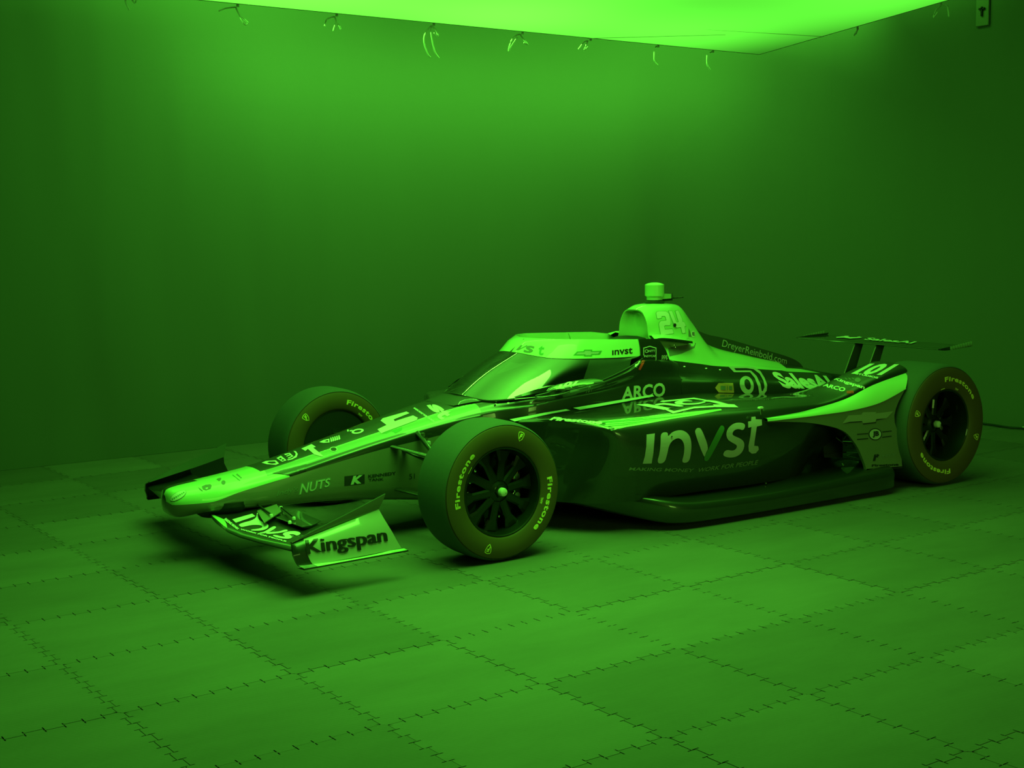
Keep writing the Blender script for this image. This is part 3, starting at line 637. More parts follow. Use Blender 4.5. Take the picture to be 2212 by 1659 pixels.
# -- floor
def make_floor_tray():
    b = MB()
    T = [(.46, .44, .232, .225, .17), (.58, .52, .232, .225, .15), (.70, .66, .222, .214, .12), (.80, .76, .212, .200, .09), (.90, .86, .192, .178, .065), (.98, .93, .176, .160, .045), (1.06, .972, .160, .142, .034), (1.20, .992, .148, .128, .028), (1.50, 1.0, .140, .118, .024), (1.82, 1.0, .138, .115, .022), (2.36, 1.0, .150, .128, .022), (2.62, 1.0, .158, .136, .026), (2.68, .93, .158, .136, .028), (2.72, .62, .158, .136, .03), (3.3, .60, .17, .15, .06), (3.62, .58, .21, .19, .14)]
    rows = []
    for x, yo, zi, ze, zb in T:
        rows.append([(x, 0, zi+.01), (x, yo*.6, zi+.006), (x, yo-.06, zi), (x, yo-.018, ze+.004), (x, yo-.004, ze-.012), (x, yo, ze-.03 if ze-.03 > zb else (ze+zb)/2), (x, yo-.006, zb+.012), (x, yo-.022, zb), (x, yo*.6, zb), (x, 0, zb)])
    k = 5; R = []
    for i in range((len(rows)-1)*k+1): R.append([cr([rows[q][j] for q in range(len(rows))], i/k) for j in range(10)])
    for s in (1, -1): b.grid([[(p[0], s*p[1], p[2]) for p in r] for r in R], 'black')
    for r in (R[0], R[-1]): b.add([p for p in r]+[(p[0], -p[1], p[2]) for p in reversed(r)], [tuple(range(20))], 'black', False)
    o = b.build('underfloor', CAR, angle=60)
    for s in (1, -1):
        c = MB(); c.plate([(.44, s*.50, .238), (.69, s*.60, .240), (.705, s*.605, .232), (.62, s*.60, .222), (.44, s*.52, .224)], (0, .012, 0), 'carbon', 'metal'); c.build('turning_vane', o)
        d = MB(); d.grid([[(2.38, s*.70, .36), (2.5, s*.72, .37)], [(2.38, s*.70, .28), (2.5, s*.74, .27)], [(2.38, s*.71, .20), (2.5, s*.74, .19)]], 'rim'); d.tube([(2.36, s*.71, .365), (2.51, s*.74, .365)], .004, 'metal', 6); d.tube([(2.40, s*.72, .35), (2.52, s*.75, .26)], .003, 'metal', 6); d.tube([(2.36, s*.72, .225), (2.52, s*.75, .222)], .003, 'metal', 6); d.build('rear_duct', o)
        for x in (.93, 1.0, 1.75): 
            e = MB(); e.lathe([(0, .004), (.006, .003), (.006, -.002)], 'metal', 10, 'z', (x, s*(.80 if x < 1.5 else .88), .20 if x < .95 else (.185 if x < 1.5 else .150))); e.build('floor_fastener', o)

# -- front wing
def foil(b, st, m, n=14, camber=.03):
    """st: list of (y, x_le, z_le, x_te, z_te, thick)"""
    rows = []
    for y, xl, zl, xt, zt, th in st:
        r = []
        for k in range(2*n+1):
            a = k/n; u = 1-a if a <= 1 else a-1; u = .5-.5*math.cos(PI*u) ; side = 1 if a <= 1 else -1
            t = th*(1.48*math.sqrt(max(u, 0))-.63*u-1.76*u*u+1.42*u**3-.51*u**4); cam_ = -camber*4*u*(1-u)
            r.append((lerp(xl, xt, u), y, lerp(zl, zt, u)+cam_+side*t))
        rows.append(r)
    b.grid(rows, m, closed=False)
    for r in (rows[0], rows[-1]): b.add(r, [tuple(range(len(r)))], 'matte', False)
    return rows
def make_front_wing():
    FW = MB()
    half = [(0, -1.085, .215, -.80, .245, .028), (.10, -1.085, .213, -.80, .243, .028), (.20, -1.10, .203, -.79, .235, .028), (.35, -1.105, .188, -.79, .226, .028), (.45, -1.09, .180, -.785, .224, .027), (.60, -1.070, .182, -.785, .226, .027), (.80, -1.045, .188, -.785, .232, .026), (.915, -1.035, .193, -.785, .238, .026)]
    st = [(-h[0],)+h[1:] for h in reversed(half)]+half[1:]
    foil(FW, st, 'black', camber=.018)
    t = FW.bvh(); put_decals('front_wing', FW, t)
    o = FW.build('front_wing', CAR, angle=60)
    for s in (-1, 1):
        g = MB(); foil(g, [(s*.36, -.875, .226, -.765, .246, .008), (s*.50, -.870, .224, -.770, .244, .008), (s*.64, -.868, .226, -.775, .244, .008)], 'black', camber=.01); go = g.build('wing_flap', o, angle=60)
        h = MB(); h.plate([(-.786, s*.19, .246), (-.90, s*.22, .234), (-.955, s*.43, .222), (-.826, s*.33, .240)], (0, 0, .004), 'panel'); h.build('flap_plate', o)
        for a_, c_ in (((-.858, .113), (-.896, .372)), ((-.799, .267), (-.839, .493))): h = MB(); h.tube([(a_[0], s*a_[1], .247), (c_[0], s*c_[1], .243)], .0045, 'matte', 8); h.build('flap_rod', o)
        for x, y, z in ((-.858, .113, .262), (-.799, .267, .262), (-.896, .372, .256), (-.839, .493, .256), (-.879, .535, .250)):
            f = MB(); f.lathe([(0, .008), (.006, .007), (.008, .003), (.008, -.006)], 'vinyl', 14, 'z', (x, s*y, z-.018)); f.build('flap_bolt', o)
        # end plate
        e = MB(); Y = .922
        P_ = lambda x, y, z: (x, s*y, z)
        fr = [(-1.034, Y-.035, .225), (-1.044, Y-.008, .212), (-1.045, Y+.004, .175), (-1.035, Y+.010, .145), (-1.03, Y+.022, .132)]
        re_ = [(-.613, Y-.035, .316), (-.602, Y-.010, .277), (-.570, Y+.004, .215), (-.545, Y+.008, .165), (-.530, Y+.012, .138)]
        rows = []
        for a, c in zip(fr, re_): rows.append([P_(lerp(a[0], c[0], u), lerp(a[1], c[1], u)+.012*math.sin(PI*u), lerp(a[2], c[2], u)) for u in [k/16 for k in range(17)]])
        e.grid(rows, lambda i, j: 'black' if j < 2 else 'white_ep')
        foot = [[P_(lerp(-1.03, -.520, u), Y+.018, lerp(.136, .136, u)) for u in [k/16 for k in range(17)]], [P_(lerp(-1.02, -.505, u), Y+.050*(1-u*.5), .128) for u in [k/16 for k in range(17)]], [P_(lerp(-1.02, -.500, u), Y+.050*(1-u*.5), .121) for u in [k/16 for k in range(17)]], [P_(lerp(-1.03, -.520, u), Y, .121) for u in [k/16 for k in range(17)]]]
        e.grid([foot[0], foot[1]], lambda i, j: 'black' if j < 2 else 'white'); e.grid(foot[1:], 'black')
        # inner skin
        e.grid([[ (p[0], p[1]-s*.014, p[2]) for p in r] for r in rows], 'carbon'); e.grid([rows[0], [(p[0], p[1]-s*.014, p[2]) for p in rows[0]]], 'white')
        e.grid([[r[-1] for r in rows], [(r[-1][0], r[-1][1]-s*.014, r[-1][2]) for r in rows]], 'white'); e.grid([[r[0] for r in rows], [(r[0][0], r[0][1]-s*.014, r[0][2]) for r in rows]], 'black')
        tt = e.bvh()
        if s < 0: put_decals('end_plate', e, tt)
        eo = e.build('end_plate', o, angle=50)
        # curved fin standing on the end plate
        F = MB(); top = [(-1.036, Y-.030, .228), (-.96, Y-.026, .256), (-.887, Y-.022, .281), (-.752, Y-.020, .326), (-.586, Y-.018, .384)]; bot = [(-1.034, Y-.035, .225), (-.96, Y-.034, .240), (-.881, Y-.033, .256), (-.746, Y-.034, .284), (-.613, Y-.035, .316)]
        top, bot = smooth_curve(top, 4), smooth_curve(bot, 4)
        F.grid(m=lambda i, j: 'grey' if i < 2 else 'fin', rows=[[P_(*p) for p in bot], [P_((a[0]+c[0])/2, (a[1]+c[1])/2+.004, (a[2]+c[2])/2) for a, c in zip(top, bot)], [P_(*p) for p in top], [P_(p[0], p[1]-.008, p[2]) for p in top], [P_(p[0], p[1]-.016, p[2]) for p in bot]])
        F.build('end_plate_fin', o, angle=50)
    c = MB(); rr = []
    for z, w_ in ((.272, 1.0), (.250, 1.0), (.215, .96), (.195, .8)):
        rr.append([(-.955+.17*w_*math.cos(a)*(.5 if math.cos(a) > 0 else 1), (.152*w_ if z > .24 else .13*w_)*math.sin(a), z) for a in [2*PI*k/28 for k in range(28)]])
    c.grid(rr, 'matte', closed=True); c.add(rr[-1], [tuple(range(28))], 'matte'); c.build('nose_pylon', o)

# -- rear wing
def make_rear_wing():
    b = MB(); foil(b, [(y, 3.50, .742+.002, 3.80, .752, .016) for y in (-.60, -.4, -.2, 0, .2, .4, .60)], 'black', camber=.006)
    t = b.bvh(); put_decals('rear_wing', b, t); o = b.build('rear_wing', CAR, angle=60)
    for s in (-1, 1):
        e = MB(); e.plate([(3.50, s*.605, .748), (3.52, s*.605, .738), (3.80, s*.605, .744), (3.82, s*.605, .764), (3.62, s*.605, .758)], (0, .010, 0), 'black'); e.build('wing_end_plate', o)
        g = MB()
        for k in range(9): g.box((3.60+.024*k, s*.622, .748+.002*k), (.006, .02, .022+.001*k), 'dimvinyl', bev=.002)
        g.build('louvre', o)
        p = MB(); p.plate([(3.42, s*.09, .545), (3.522, s*.09, .742), (3.60, s*.09, .745), (3.50, s*.09, .50)], (0, .008, 0), 'fin', 'panel'); p.build('wing_pylon', o)  # lighter edge colour draws the highlight along the pylon edges
    q = MB(); q.box((3.50, 0, .30), (.34, .34, .22), 'matte', bev=.05); q.box((3.72, 0, .36), (.14, .20, .14), 'matte', bev=.04); q.tube([(3.35, 0, .38), (3.35, 0, .52), (3.5, 0, .55)], .05, 'matte', 12); q.build('gearbox', CAR)

# -- mirrors
def make_mirror(s):
    b = MB(); rows = []
    for x, w_, h, zc in ((.540, .004, .003, .712), (.57, .028, .014, .719), (.62, .050, .020, .726), (.70, .066, .022, .733), (.78, .072, .022, .739), (.84, .072, .020, .742), (.855, .066, .016, .742)):
        rows.append([(x, s*.555+w_*math.cos(a), zc+h*.62*math.sin(a)+.004) for a in [2*PI*k/20 for k in range(20)]])
    b.grid(rows, 'black', closed=True); b.add(rows[-1], [tuple(range(20))], 'rim'); 
    t = b.bvh()
    if s < 0: put_decals('mirror', b, t)
    o = b.build('mirror', CAR, angle=50)
    c = MB(); c.tube([(.60, s*.375, .672), (.63, s*.44, .690), (.66, s*.505, .722)], .011, 'black', 8, flat=.4); c.build('mirror_stalk', o)

# -- wheels
def tire_prof(R, hw):
    h = [(R, 0), (R, hw*.45), (R-.0015, hw-.055), (R-.005, hw-.032), (R-.011, hw-.018), (R-.0150, hw-.0125), (R-.0165, hw-.0160), (R-.0185, hw-.0160), (R-.0195, hw-.0085), (R-.030, hw-.004), (R-.055, hw), (.255, hw), (.235, hw-.0035), (.219, hw-.009), (.2115, hw-.0135), (.2095, hw-.018), (.2085, hw-.035)]
    return h
def make_wheel(front, angles, name_label):
    R, hw = (.3275, .135) if front else (.3555, .190)
    h = tire_prof(R, hw); tr = MB()
    prof = [(r, y) for r, y in reversed(h)]+[(r, -y) for r, y in h[1:]]          # inner side (+y) to outer side (-y)
    rows_m = ['side' if r < R-.0165 else 'rubber' for r, y in prof]
    n = 128; rows = [[(r*math.sin(2*PI*k/n), y, r*math.cos(2*PI*k/n)) for k in range(n)] for r, y in prof]
    tr.grid(rows, lambda i, j: 'side' if min(prof[i][0], prof[i+1][0]) < R-.0165 else 'rubber', closed=True)
    def ysurf(r):
        q = [(a, y) for a, y in h if y > hw*.6]; q.sort()
        for (a, ya), (c, yc) in zip(q, q[1:]):
            if a <= r <= c: return lerp(ya, yc, (r-a)/max(c-a, 1e-6))
        return hw
    def polar(sh, mid, span, r0, r1, m, out):
        vs = []
        for u, v in sh[0]:
            a = math.radians(mid+(u-.5)*span); r = lerp(r0, r1, v)
            y = ysurf(r)+.0012; x = r*math.sin(a) if out else -r*math.sin(a)
            vs.append((x, -y if out else y, r*math.cos(a)))
        tr.add(vs, sh[1], m, False)
    FT = text_shape('Firestone', bold=.035, space=1.12); SHI = poly_shape([[(0, .70), (.06, .93), (.5, 1), (.94, .93), (1, .70), (.86, .28), (.5, 0), (.14, .28)], [(.10, .70), (.14, .86), (.5, .92), (.86, .86), (.90, .70), (.78, .34), (.5, .10), (.22, .34)]])
    FF = text_shape('F', bold=.06, shear=.2)
    FF = ([(.26+u*.5, .28+v*.52) for u, v in FF[0]], FF[1])
    for out in (True, False):
        for q in (0, 180):
            tsp = 60 if front else 66
            polar(cut(FT, 30, 1), angles['text']+q, tsp, .243 if front else .258, .271 if front else .287, 'letter', out)
            polar(SHI, angles['shield']+q, 7.2 if front else 7.5, .244 if front else .253, .292 if front else .303, 'letter', out); polar(FF, angles['shield']+q, 7.2 if front else 7.5, .244 if front else .253, .292 if front else .303, 'letter', out)
        polar(poly_shape([rect(0, 0, 1, 1)]), angles['dash'], 9, .2165, .2225, 'letter', out)
        polar(text_shape('TNW', bold=.03), angles['small'], 8, .2165, .227, 'letter', out)
    # rim: barrel, spokes and hub in one casting
    rm = MB(); yo = -(hw-.016)
    barrel = [(.2095, yo+.004), (.2095, yo-.002), (.205, yo-.004), (.200, yo), (.196, yo+.02), (.190, yo+.05), (.186, 0), (.190, hw-.04), (.205, hw-.018), (.2095, hw-.02)]
    rm.lathe(barrel, 'rim', 96)
    ys = -.081                                            # plane of the spokes
    ns = 10 if front else 9
    for k in range(ns):
        a = 2*PI*k/ns+.2; ca, sa = math.cos(a), math.sin(a)
        def P(r, t, y): return (r*sa+t*ca, y, r*ca-t*sa)
        sec = [(.050, .022, ys-.002, .030), (.09, .020, ys+.002, .026), (.14, .020, ys+.006, .024), (.188, .040, ys+.010, .026)]
        rr = [[P(r, -w_, y), P(r, -w_*.55, y-.006), P(r, w_*.55, y-.006), P(r, w_, y), P(r, w_*.8, y+th), P(r, -w_*.8, y+th)] for r, w_, y, th in sec]
        rm.grid(rr, 'rim', closed=True, smooth=False)
    hubp = [(0, ys-.016), (.030, ys-.016), (.036, ys-.012), (.046, ys-.006), (.058, ys), (.062, ys+.02), (.050, ys+.05)]
    rm.lathe(hubp, 'rim', 40)
    for k in range(28):
        a = 2*PI*k/28; rm.box((.053*math.sin(a), ys-.004, .053*math.cos(a)), (.004, .006, .008), 'rim', Matrix.Rotation(a, 4, 'Y'))
    wo = rm.build('wheel', CAR, angle=40)
    to = tr.build('tire', wo, angle=40)
    nt_ = MB(); yb = ys-.014; nt_.lathe([(0, yb-.040), (.010, yb-.0395), (.0175, yb-.036), (.0205, yb-.030), (.0205, yb-.012)], 'nut', 32); nt_.lathe([(.0205, yb-.014), (.028, yb-.012), (.032, yb-.004), (.032, yb+.01)], 'rim', 6); nt_.lathe([(0, yb-.0405), (.0022, yb-.0405)], 'ink', 8, c=(.006, 0, -.003)); no = nt_.build('wheel_nut', wo)
    bd = MB(); bd.lathe([(.07, ys+.07), (.165, ys+.07), (.167, ys+.072), (.167, ys+.098), (.165, ys+.10), (.07, ys+.10)], 'metal' if 0 else 'rim', 48); bo = bd.build('brake_disc', wo)
    cp = MB(); cp.box((.135, ys+.085, .0), (.055, .075, .15), 'rim', bev=.012); co = cp.build('brake_caliper', wo); extra = []
    for z in (-.045, .0, .045):
        q = MB(); q.lathe([(0, ys+.040), (.016, ys+.041), (.018, ys+.048)], 'metal', 14, c=(.135, 0, z)); extra.append(q.build('caliper_piston', wo))
    q = MB(); q.tube([(.10, ys+.045, -.06), (.12, ys+.043, -.03), (.12, ys+.043, .05)], .005, 'chrome', 6); extra.append(q.build('brake_line', wo))
    q = MB(); q.box((.125, ys+.044, .055), (.03, .006, .04), 'olive', bev=.002); extra.append(q.build('caliper_badge', wo))
    for px_, pz in ((-.10, .10), (-.13, .05), (-.14, 0.0), (.02, .14), (-.03, -.14), (.03, -.13)):
        q = MB(); q.lathe([(0, ys+.035), (.007, ys+.037), (.008, ys+.055)], 'chrome', 10, c=(px_, 0, pz)); extra.append(q.build('hub_bolt', wo))
    bk = MB(); bk.lathe([(0, hw-.03), (.10, hw-.028), (.19, hw-.022), (.207, hw-.022), (.208, hw-.05)], 'matte', 48); dk = bk.build('brake_duct', wo)
    return [wo, to, no, bo, co, dk]+extra
def place_wheel(parts, x, y, z, right, spin=0, copy=True, label=None):
    ps = parts
    if copy:
        ps = []
        for i, p in enumerate(parts):
            c = p.copy(); C.objects.link(c); c.parent = CAR if i == 0 else ps[0]; ps.append(c)
    ps[0].location = (x, y, z); ps[0].rotation_euler = (0, math.radians(spin), PI if right else 0)
    return ps
def make_arm(name, pts, r, parent=CAR, m='carbon', flat=.45):
    b = MB(); b.tube(pts, r, m, 10, flat=flat, upv=(0, 0, 1)); return b.build(name, parent)
def make_suspension():
    for s in (-1, 1):
        b = MB(); b.tube([(-.16, s*.185, .465), (.0, s*.70, .405)], .020, 'black', 10, flat=.35); b.tube([(.22, s*.235, .50), (.0, s*.70, .405)], .020, 'black', 10, flat=.35); b.lathe([(0, -.012), (.012, -.01), (.012, .01), (0, .012)], 'matte', 12, c=(-.165, s*.190, .470)); b.build('upper_wishbone', CAR)
        b = MB(); b.tube([(-.14, s*.195, .245), (.0, s*.74, .215)], .022, 'black', 10, flat=.4); b.tube([(.26, s*.235, .235), (.0, s*.74, .215)], .022, 'black', 10, flat=.4); b.build('lower_wishbone', CAR)
        b = MB(); b.tube([(-.02, s*.215, .520), (.0, s*.66, .25)], .013, 'black', 10); b.box((-.006, s*.245, .510), (.022, .014, .022), 'metal', bev=.003); b.box((0, s*.262, .492), (.022, .018, .014), 'chrome', bev=.003); b.box((.006, s*.275, .472), (.024, .02, .02), 'silver', bev=.003); b.build('push_rod', CAR)
        make_arm('steering_arm', [(-.10, s*.20, .440), (-.09, s*.70, .385)], .013, flat=.5)
        b = MB(); b.box((0, s*.73, .31), (.09, .05, .24), 'matte', bev=.02); b.build('upright', CAR)
        b = MB(); b.tube([(2.80, s*.18, .42), (3.07, s*.66, .45)], .02, 'black', 10, flat=.4); b.tube([(3.30, s*.12, .42), (3.07, s*.66, .45)], .02, 'black', 10, flat=.4); b.build('upper_wishbone', CAR)
        b = MB(); b.tube([(2.76, s*.2, .20), (3.07, s*.68, .20)], .02, 'black', 10, flat=.4); b.tube([(3.36, s*.12, .2), (3.07, s*.68, .20)], .02, 'black', 10, flat=.4); b.build('lower_wishbone', CAR)
        make_arm('drive_shaft', [(3.07, s*.12, .34), (3.07, s*.70, .355)], .03, m='matte', flat=1)
        b = MB(); b.box((3.07, s*.68, .33), (.11, .05, .30), 'matte', bev=.02); b.build('upright', CAR)

K['white_ep'] = mat('end_plate_paint', (0.50, 0.48, 0.46), 0.35, coat=1.0)
def put_decals(name, mb, tree):
    for d in DEC:
        if d[0] == name: decal(mb, tree, d[1], d[2], d[3], *d[4:])
K['sidevinyl'] = mat('silver_side_vinyl', (0.52, 0.40, 0.52), 0.5)
K['sidegreen'] = mat('dark_green_side_vinyl', (0.07, 0.18, 0.07), 0.5)
DEC.append(('engine_cover',poly_shape([[(0.0,0.921),(0.063,0.978),(0.167,1.0),(0.537,1.0),(0.65,0.953),(0.741,0.885),(0.828,0.561),(0.817,0.442),(0.764,0.403),(0.492,0.395),(0.477,0.368),(0.505,0.265),(0.919,0.281),(1.0,0.079),(0.261,0.0),(0.15,0.449),(0.173,0.535),(0.267,0.605),(0.55,0.629),(0.554,0.639),(0.505,0.758),(0.472,0.776),(0.348,0.776),(0.329,0.761),(0.341,0.708),(0.113,0.668),(0.056,0.694)]]),[(1.5901,-0.1566,0.9142),(1.7265,-0.1573,0.9064),(1.7686,-0.1089,1.0437),(1.631,-0.1086,1.0502)],'green',6,6,0.001,(0.648,0.759,-0.072)))
DEC.append(('engine_cover',poly_shape([[(0.0,0.963),(0.212,0.973),(0.452,0.509),(0.493,0.491),(0.543,0.502),(0.536,0.528),(0.365,0.96),(0.555,1.0),(0.789,0.601),(0.799,0.512),(0.902,0.496),(1.0,0.309),(0.92,0.292),(0.975,0.02),(0.766,0.0),(0.68,0.254),(0.45,0.238),(0.312,0.344),(0.268,0.428)]]),[(1.6726,-0.1679,0.9207),(1.8368,-0.1373,0.9097),(1.8945,-0.0718,1.0428),(1.728,-0.1037,1.0519)],'green',6,6,0.001,(0.654,0.753,-0.071)))
DEC.append(('engine_cover',poly_shape([[(0.0,0.93),(0.056,0.979),(0.156,1.0),(0.536,1.0),(0.647,0.954),(0.737,0.889),(0.826,0.561),(0.815,0.446),(0.77,0.413),(0.48,0.405),(0.458,0.364),(0.491,0.241),(0.926,0.257),(1.0,0.077),(0.268,0.0),(0.156,0.446),(0.179,0.528),(0.268,0.593),(0.569,0.618),(0.58,0.643),(0.525,0.774),(0.48,0.798),(0.335,0.798),(0.301,0.774),(0.313,0.725),(0.1,0.689),(0.056,0.708)]]),[(1.594,-0.1553,0.9161),(1.7239,-0.1564,0.9088),(1.7641,-0.1101,1.042),(1.633,-0.1095,1.0481)],'vinyl',6,6,0.002,(0.648,0.759,-0.072)))
DEC.append(('engine_cover',poly_shape([[(0.0,0.966),(0.182,0.975),(0.432,0.5),(0.489,0.475),(0.568,0.492),(0.557,0.534),(0.382,0.966),(0.545,1.0),(0.784,0.602),(0.795,0.5),(0.909,0.483),(1.0,0.314),(0.92,0.297),(0.977,0.017),(0.795,0.0),(0.705,0.263),(0.455,0.246),(0.318,0.347),(0.273,0.432)]]),[(1.6767,-0.1675,0.9227),(1.8331,-0.1374,0.9122),(1.8897,-0.0731,1.0406),(1.7312,-0.1044,1.0493)],'vinyl',6,6,0.002,(0.654,0.753,-0.071)))
DEC.append(('engine_cover',poly_shape([[(0.0,1.0),(0.5,0.591),(1.0,0.0),(0.0,0.0)]]),[(1.8501,-0.142,0.8922),(1.8808,-0.1345,0.89),(1.9039,-0.1085,0.9375),(1.8729,-0.1161,0.9396)],'midink',2,3,0.0015,(0.661,0.746,-0.079)))
DEC.append(('engine_cover',poly_shape([[(1.0,0.5),(0.98,0.358),(0.921,0.227),(0.827,0.118),(0.708,0.041),(0.571,0.0),(0.429,0.0),(0.292,0.041),(0.173,0.118),(0.079,0.227),(0.02,0.358),(0.0,0.5),(0.02,0.642),(0.079,0.773),(0.173,0.882),(0.292,0.959),(0.429,1.0),(0.571,1.0),(0.708,0.959),(0.827,0.882),(0.921,0.773),(0.98,0.642)]]),[(1.8692,-0.1418,0.8878),(1.9159,-0.1247,0.8841),(1.9404,-0.0971,0.9198),(1.8935,-0.1144,0.9233)],'vinyl',3,3,0.0015,(0.662,0.745,-0.08)))
DEC.append(('engine_cover',text_shape('E',0.02,0),[(1.889,-0.1303,0.8961),(1.9167,-0.1196,0.8939),(1.9272,-0.1061,0.912),(1.8994,-0.1169,0.9142)],'ink',6,2,0.003,(0.663,0.745,-0.08)))
DEC.append(('engine_cover',text_shape('SalesAI',0.045,0),[(2.4854,-0.2853,0.5528),(3.0349,-0.1931,0.4923),(3.0373,-0.1041,0.5728),(2.4566,-0.1892,0.6479)],'vinyl',24,12,0.003,(0.717,0.688,-0.114)))
DEC.append(('engine_cover',poly_shape([[(0.0,1.0),(0.51,1.0),(0.669,0.968),(0.828,0.824),(0.941,0.567),(1.0,0.327),(0.986,0.119),(0.918,0.0),(0.794,0.006),(0.76,0.279),(0.68,0.567),(0.556,0.785),(0.147,0.785)],[(0.147,0.936),(0.465,0.936),(0.646,0.897),(0.805,0.728),(0.907,0.471),(0.93,0.247),(0.884,0.103),(0.855,0.119),(0.828,0.343),(0.726,0.647),(0.578,0.849),(0.193,0.849)]]),[(1.9606,-0.3575,0.5674),(2.3094,-0.3165,0.5352),(2.4326,-0.1904,0.6801),(2.0738,-0.2358,0.7087)],'silver',14,14,0.003,(0.689,0.716,-0.113)))
DEC.append(('engine_cover',poly_shape([[(0.974,0.594),(1.0,0.452),(0.986,0.313),(0.932,0.19),(0.844,0.092),(0.727,0.027),(0.592,0.0),(0.45,0.014),(0.312,0.067),(0.189,0.155),(0.091,0.271),(0.026,0.406),(0.0,0.548),(0.014,0.687),(0.068,0.81),(0.156,0.908),(0.273,0.973),(0.408,1.0),(0.55,0.986),(0.688,0.933),(0.811,0.845),(0.909,0.729)],[(0.769,0.565),(0.787,0.484),(0.787,0.406),(0.768,0.337),(0.733,0.283),(0.684,0.25),(0.625,0.238),(0.562,0.249),(0.498,0.283),(0.439,0.337),(0.391,0.405),(0.356,0.483),(0.338,0.565),(0.339,0.643),(0.357,0.712),(0.392,0.765),(0.441,0.799),(0.5,0.811),(0.564,0.799),(0.628,0.766),(0.686,0.712),(0.735,0.644)]]),[(2.0525,-0.3551,0.5595),(2.1812,-0.3373,0.5473),(2.2417,-0.2742,0.6437),(2.1112,-0.2928,0.6549)],'silver',10,10,0.003,(0.688,0.716,-0.117)))
DEC.append(('engine_cover',poly_shape([[(0.0,0.518),(0.186,1.0),(0.953,0.973),(1.0,0.0),(0.186,0.036)]]),[(1.8012,-0.4202,0.5937),(1.9779,-0.3864,0.5763),(1.9968,-0.366,0.629),(1.8193,-0.4003,0.6456)],'olive',8,8,0.003,(0.677,0.727,-0.119)))
DEC.append(('engine_cover',poly_shape([[(0.0,1.0),(0.965,0.959),(1.0,0.0),(0.0,0.041)]]),[(1.8479,-0.413,0.6043),(1.8953,-0.4033,0.5997),(1.9023,-0.3956,0.6232),(1.8549,-0.4054,0.6277)],'midink',4,4,0.005,(0.676,0.728,-0.119)))
DEC.append(('engine_cover',poly_shape([[(0.0,1.0),(1.0,1.0),(1.0,0.0),(0.0,0.0)]]),[(1.9078,-0.3993,0.5968),(1.9158,-0.3965,0.5959),(1.9247,-0.3869,0.6206),(1.9166,-0.3897,0.6215)],'midink',2,3,0.005,(0.678,0.726,-0.119)))
DEC.append(('engine_cover',poly_shape([[(0.0,1.0),(0.946,0.957),(1.0,0.0),(0.0,0.043)]]),[(1.9337,-0.3897,0.5954),(1.9692,-0.3788,0.5916),(1.9766,-0.3708,0.6142),(1.9411,-0.3818,0.6179)],'midink',4,4,0.005,(0.68,0.724,-0.119)))
DEC.append(('engine_cover',poly_shape([[(1.0,0.5),(0.98,0.358),(0.921,0.227),(0.827,0.118),(0.708,0.041),(0.571,0.0),(0.429,0.0),(0.292,0.041),(0.173,0.118),(0.079,0.227),(0.02,0.358),(0.0,0.5),(0.02,0.642),(0.079,0.773),(0.173,0.882),(0.292,0.959),(0.429,1.0),(0.571,1.0),(0.708,0.959),(0.827,0.882),(0.921,0.773),(0.98,0.642)]]),[(1.655,-0.3181,0.7414),(1.6764,-0.3126,0.7395),(1.6822,-0.3059,0.7453),(1.6608,-0.3115,0.7472)],'vinyl',1,1,0.0015,(0.656,0.747,-0.103)))
DEC.append(('engine_cover',poly_shape([[(1.0,0.5),(0.98,0.358),(0.921,0.227),(0.827,0.118),(0.708,0.041),(0.571,0.0),(0.429,0.0),(0.292,0.041),(0.173,0.118),(0.079,0.227),(0.02,0.358),(0.0,0.5),(0.02,0.642),(0.079,0.773),(0.173,0.882),(0.292,0.959),(0.429,1.0),(0.571,1.0),(0.708,0.959),(0.827,0.882),(0.921,0.773),(0.98,0.642)]]),[(1.8516,-0.2818,0.7141),(1.8743,-0.2755,0.712),(1.8826,-0.2664,0.7176),(1.8599,-0.2727,0.7197)],'vinyl',1,1,0.0015,(0.668,0.737,-0.105)))
DEC.append(('engine_cover',poly_shape([[(1.0,0.5),(0.98,0.358),(0.921,0.227),(0.827,0.118),(0.708,0.041),(0.571,0.0),(0.429,0.0),(0.292,0.041),(0.173,0.118),(0.079,0.227),(0.02,0.358),(0.0,0.5),(0.02,0.642),(0.079,0.773),(0.173,0.882),(0.292,0.959),(0.429,1.0),(0.571,1.0),(0.708,0.959),(0.827,0.882),(0.921,0.773),(0.98,0.642)]]),[(1.983,-0.2557,0.6947),(2.0038,-0.252,0.6929),(2.0111,-0.2441,0.6987),(1.9903,-0.2478,0.7005)],'vinyl',1,1,0.0015,(0.675,0.73,-0.106)))
DEC.append(('monocoque',text_shape('ARCO',0.03,0),[(1.1238,-0.4243,0.6065),(1.4283,-0.4289,0.6057),(1.4375,-0.4146,0.6805),(1.1415,-0.4108,0.6777)],'silver',8,3,0.0015,(0.633,0.765,-0.121)))
DEC.append(('monocoque',text_shape('101',0.0,0.3),[(0.9012,-0.4045,0.6631),(0.9406,-0.4075,0.6685),(0.9459,-0.4029,0.7023),(0.9082,-0.4003,0.6956)],'dimvinyl',3,2,0.0015,(0.602,0.79,-0.119)))
DEC.append(('monocoque',poly_shape([[(0.723,1.0),(0.796,0.92),(0.402,0.626),(0.431,0.545),(0.883,0.813),(1.0,0.706),(0.971,0.599),(0.621,0.358),(0.169,0.064),(0.096,0.0),(0.0,0.182),(0.227,0.374),(0.076,0.572),(0.125,0.679)]]),[(-0.2036,-0.1359,0.5229),(-0.0745,-0.3137,0.5313),(0.0877,-0.0383,0.5976),(-0.0454,0.1509,0.5896)],'vinyl',12,10,0.002,(0.483,0.864,-0.141)))
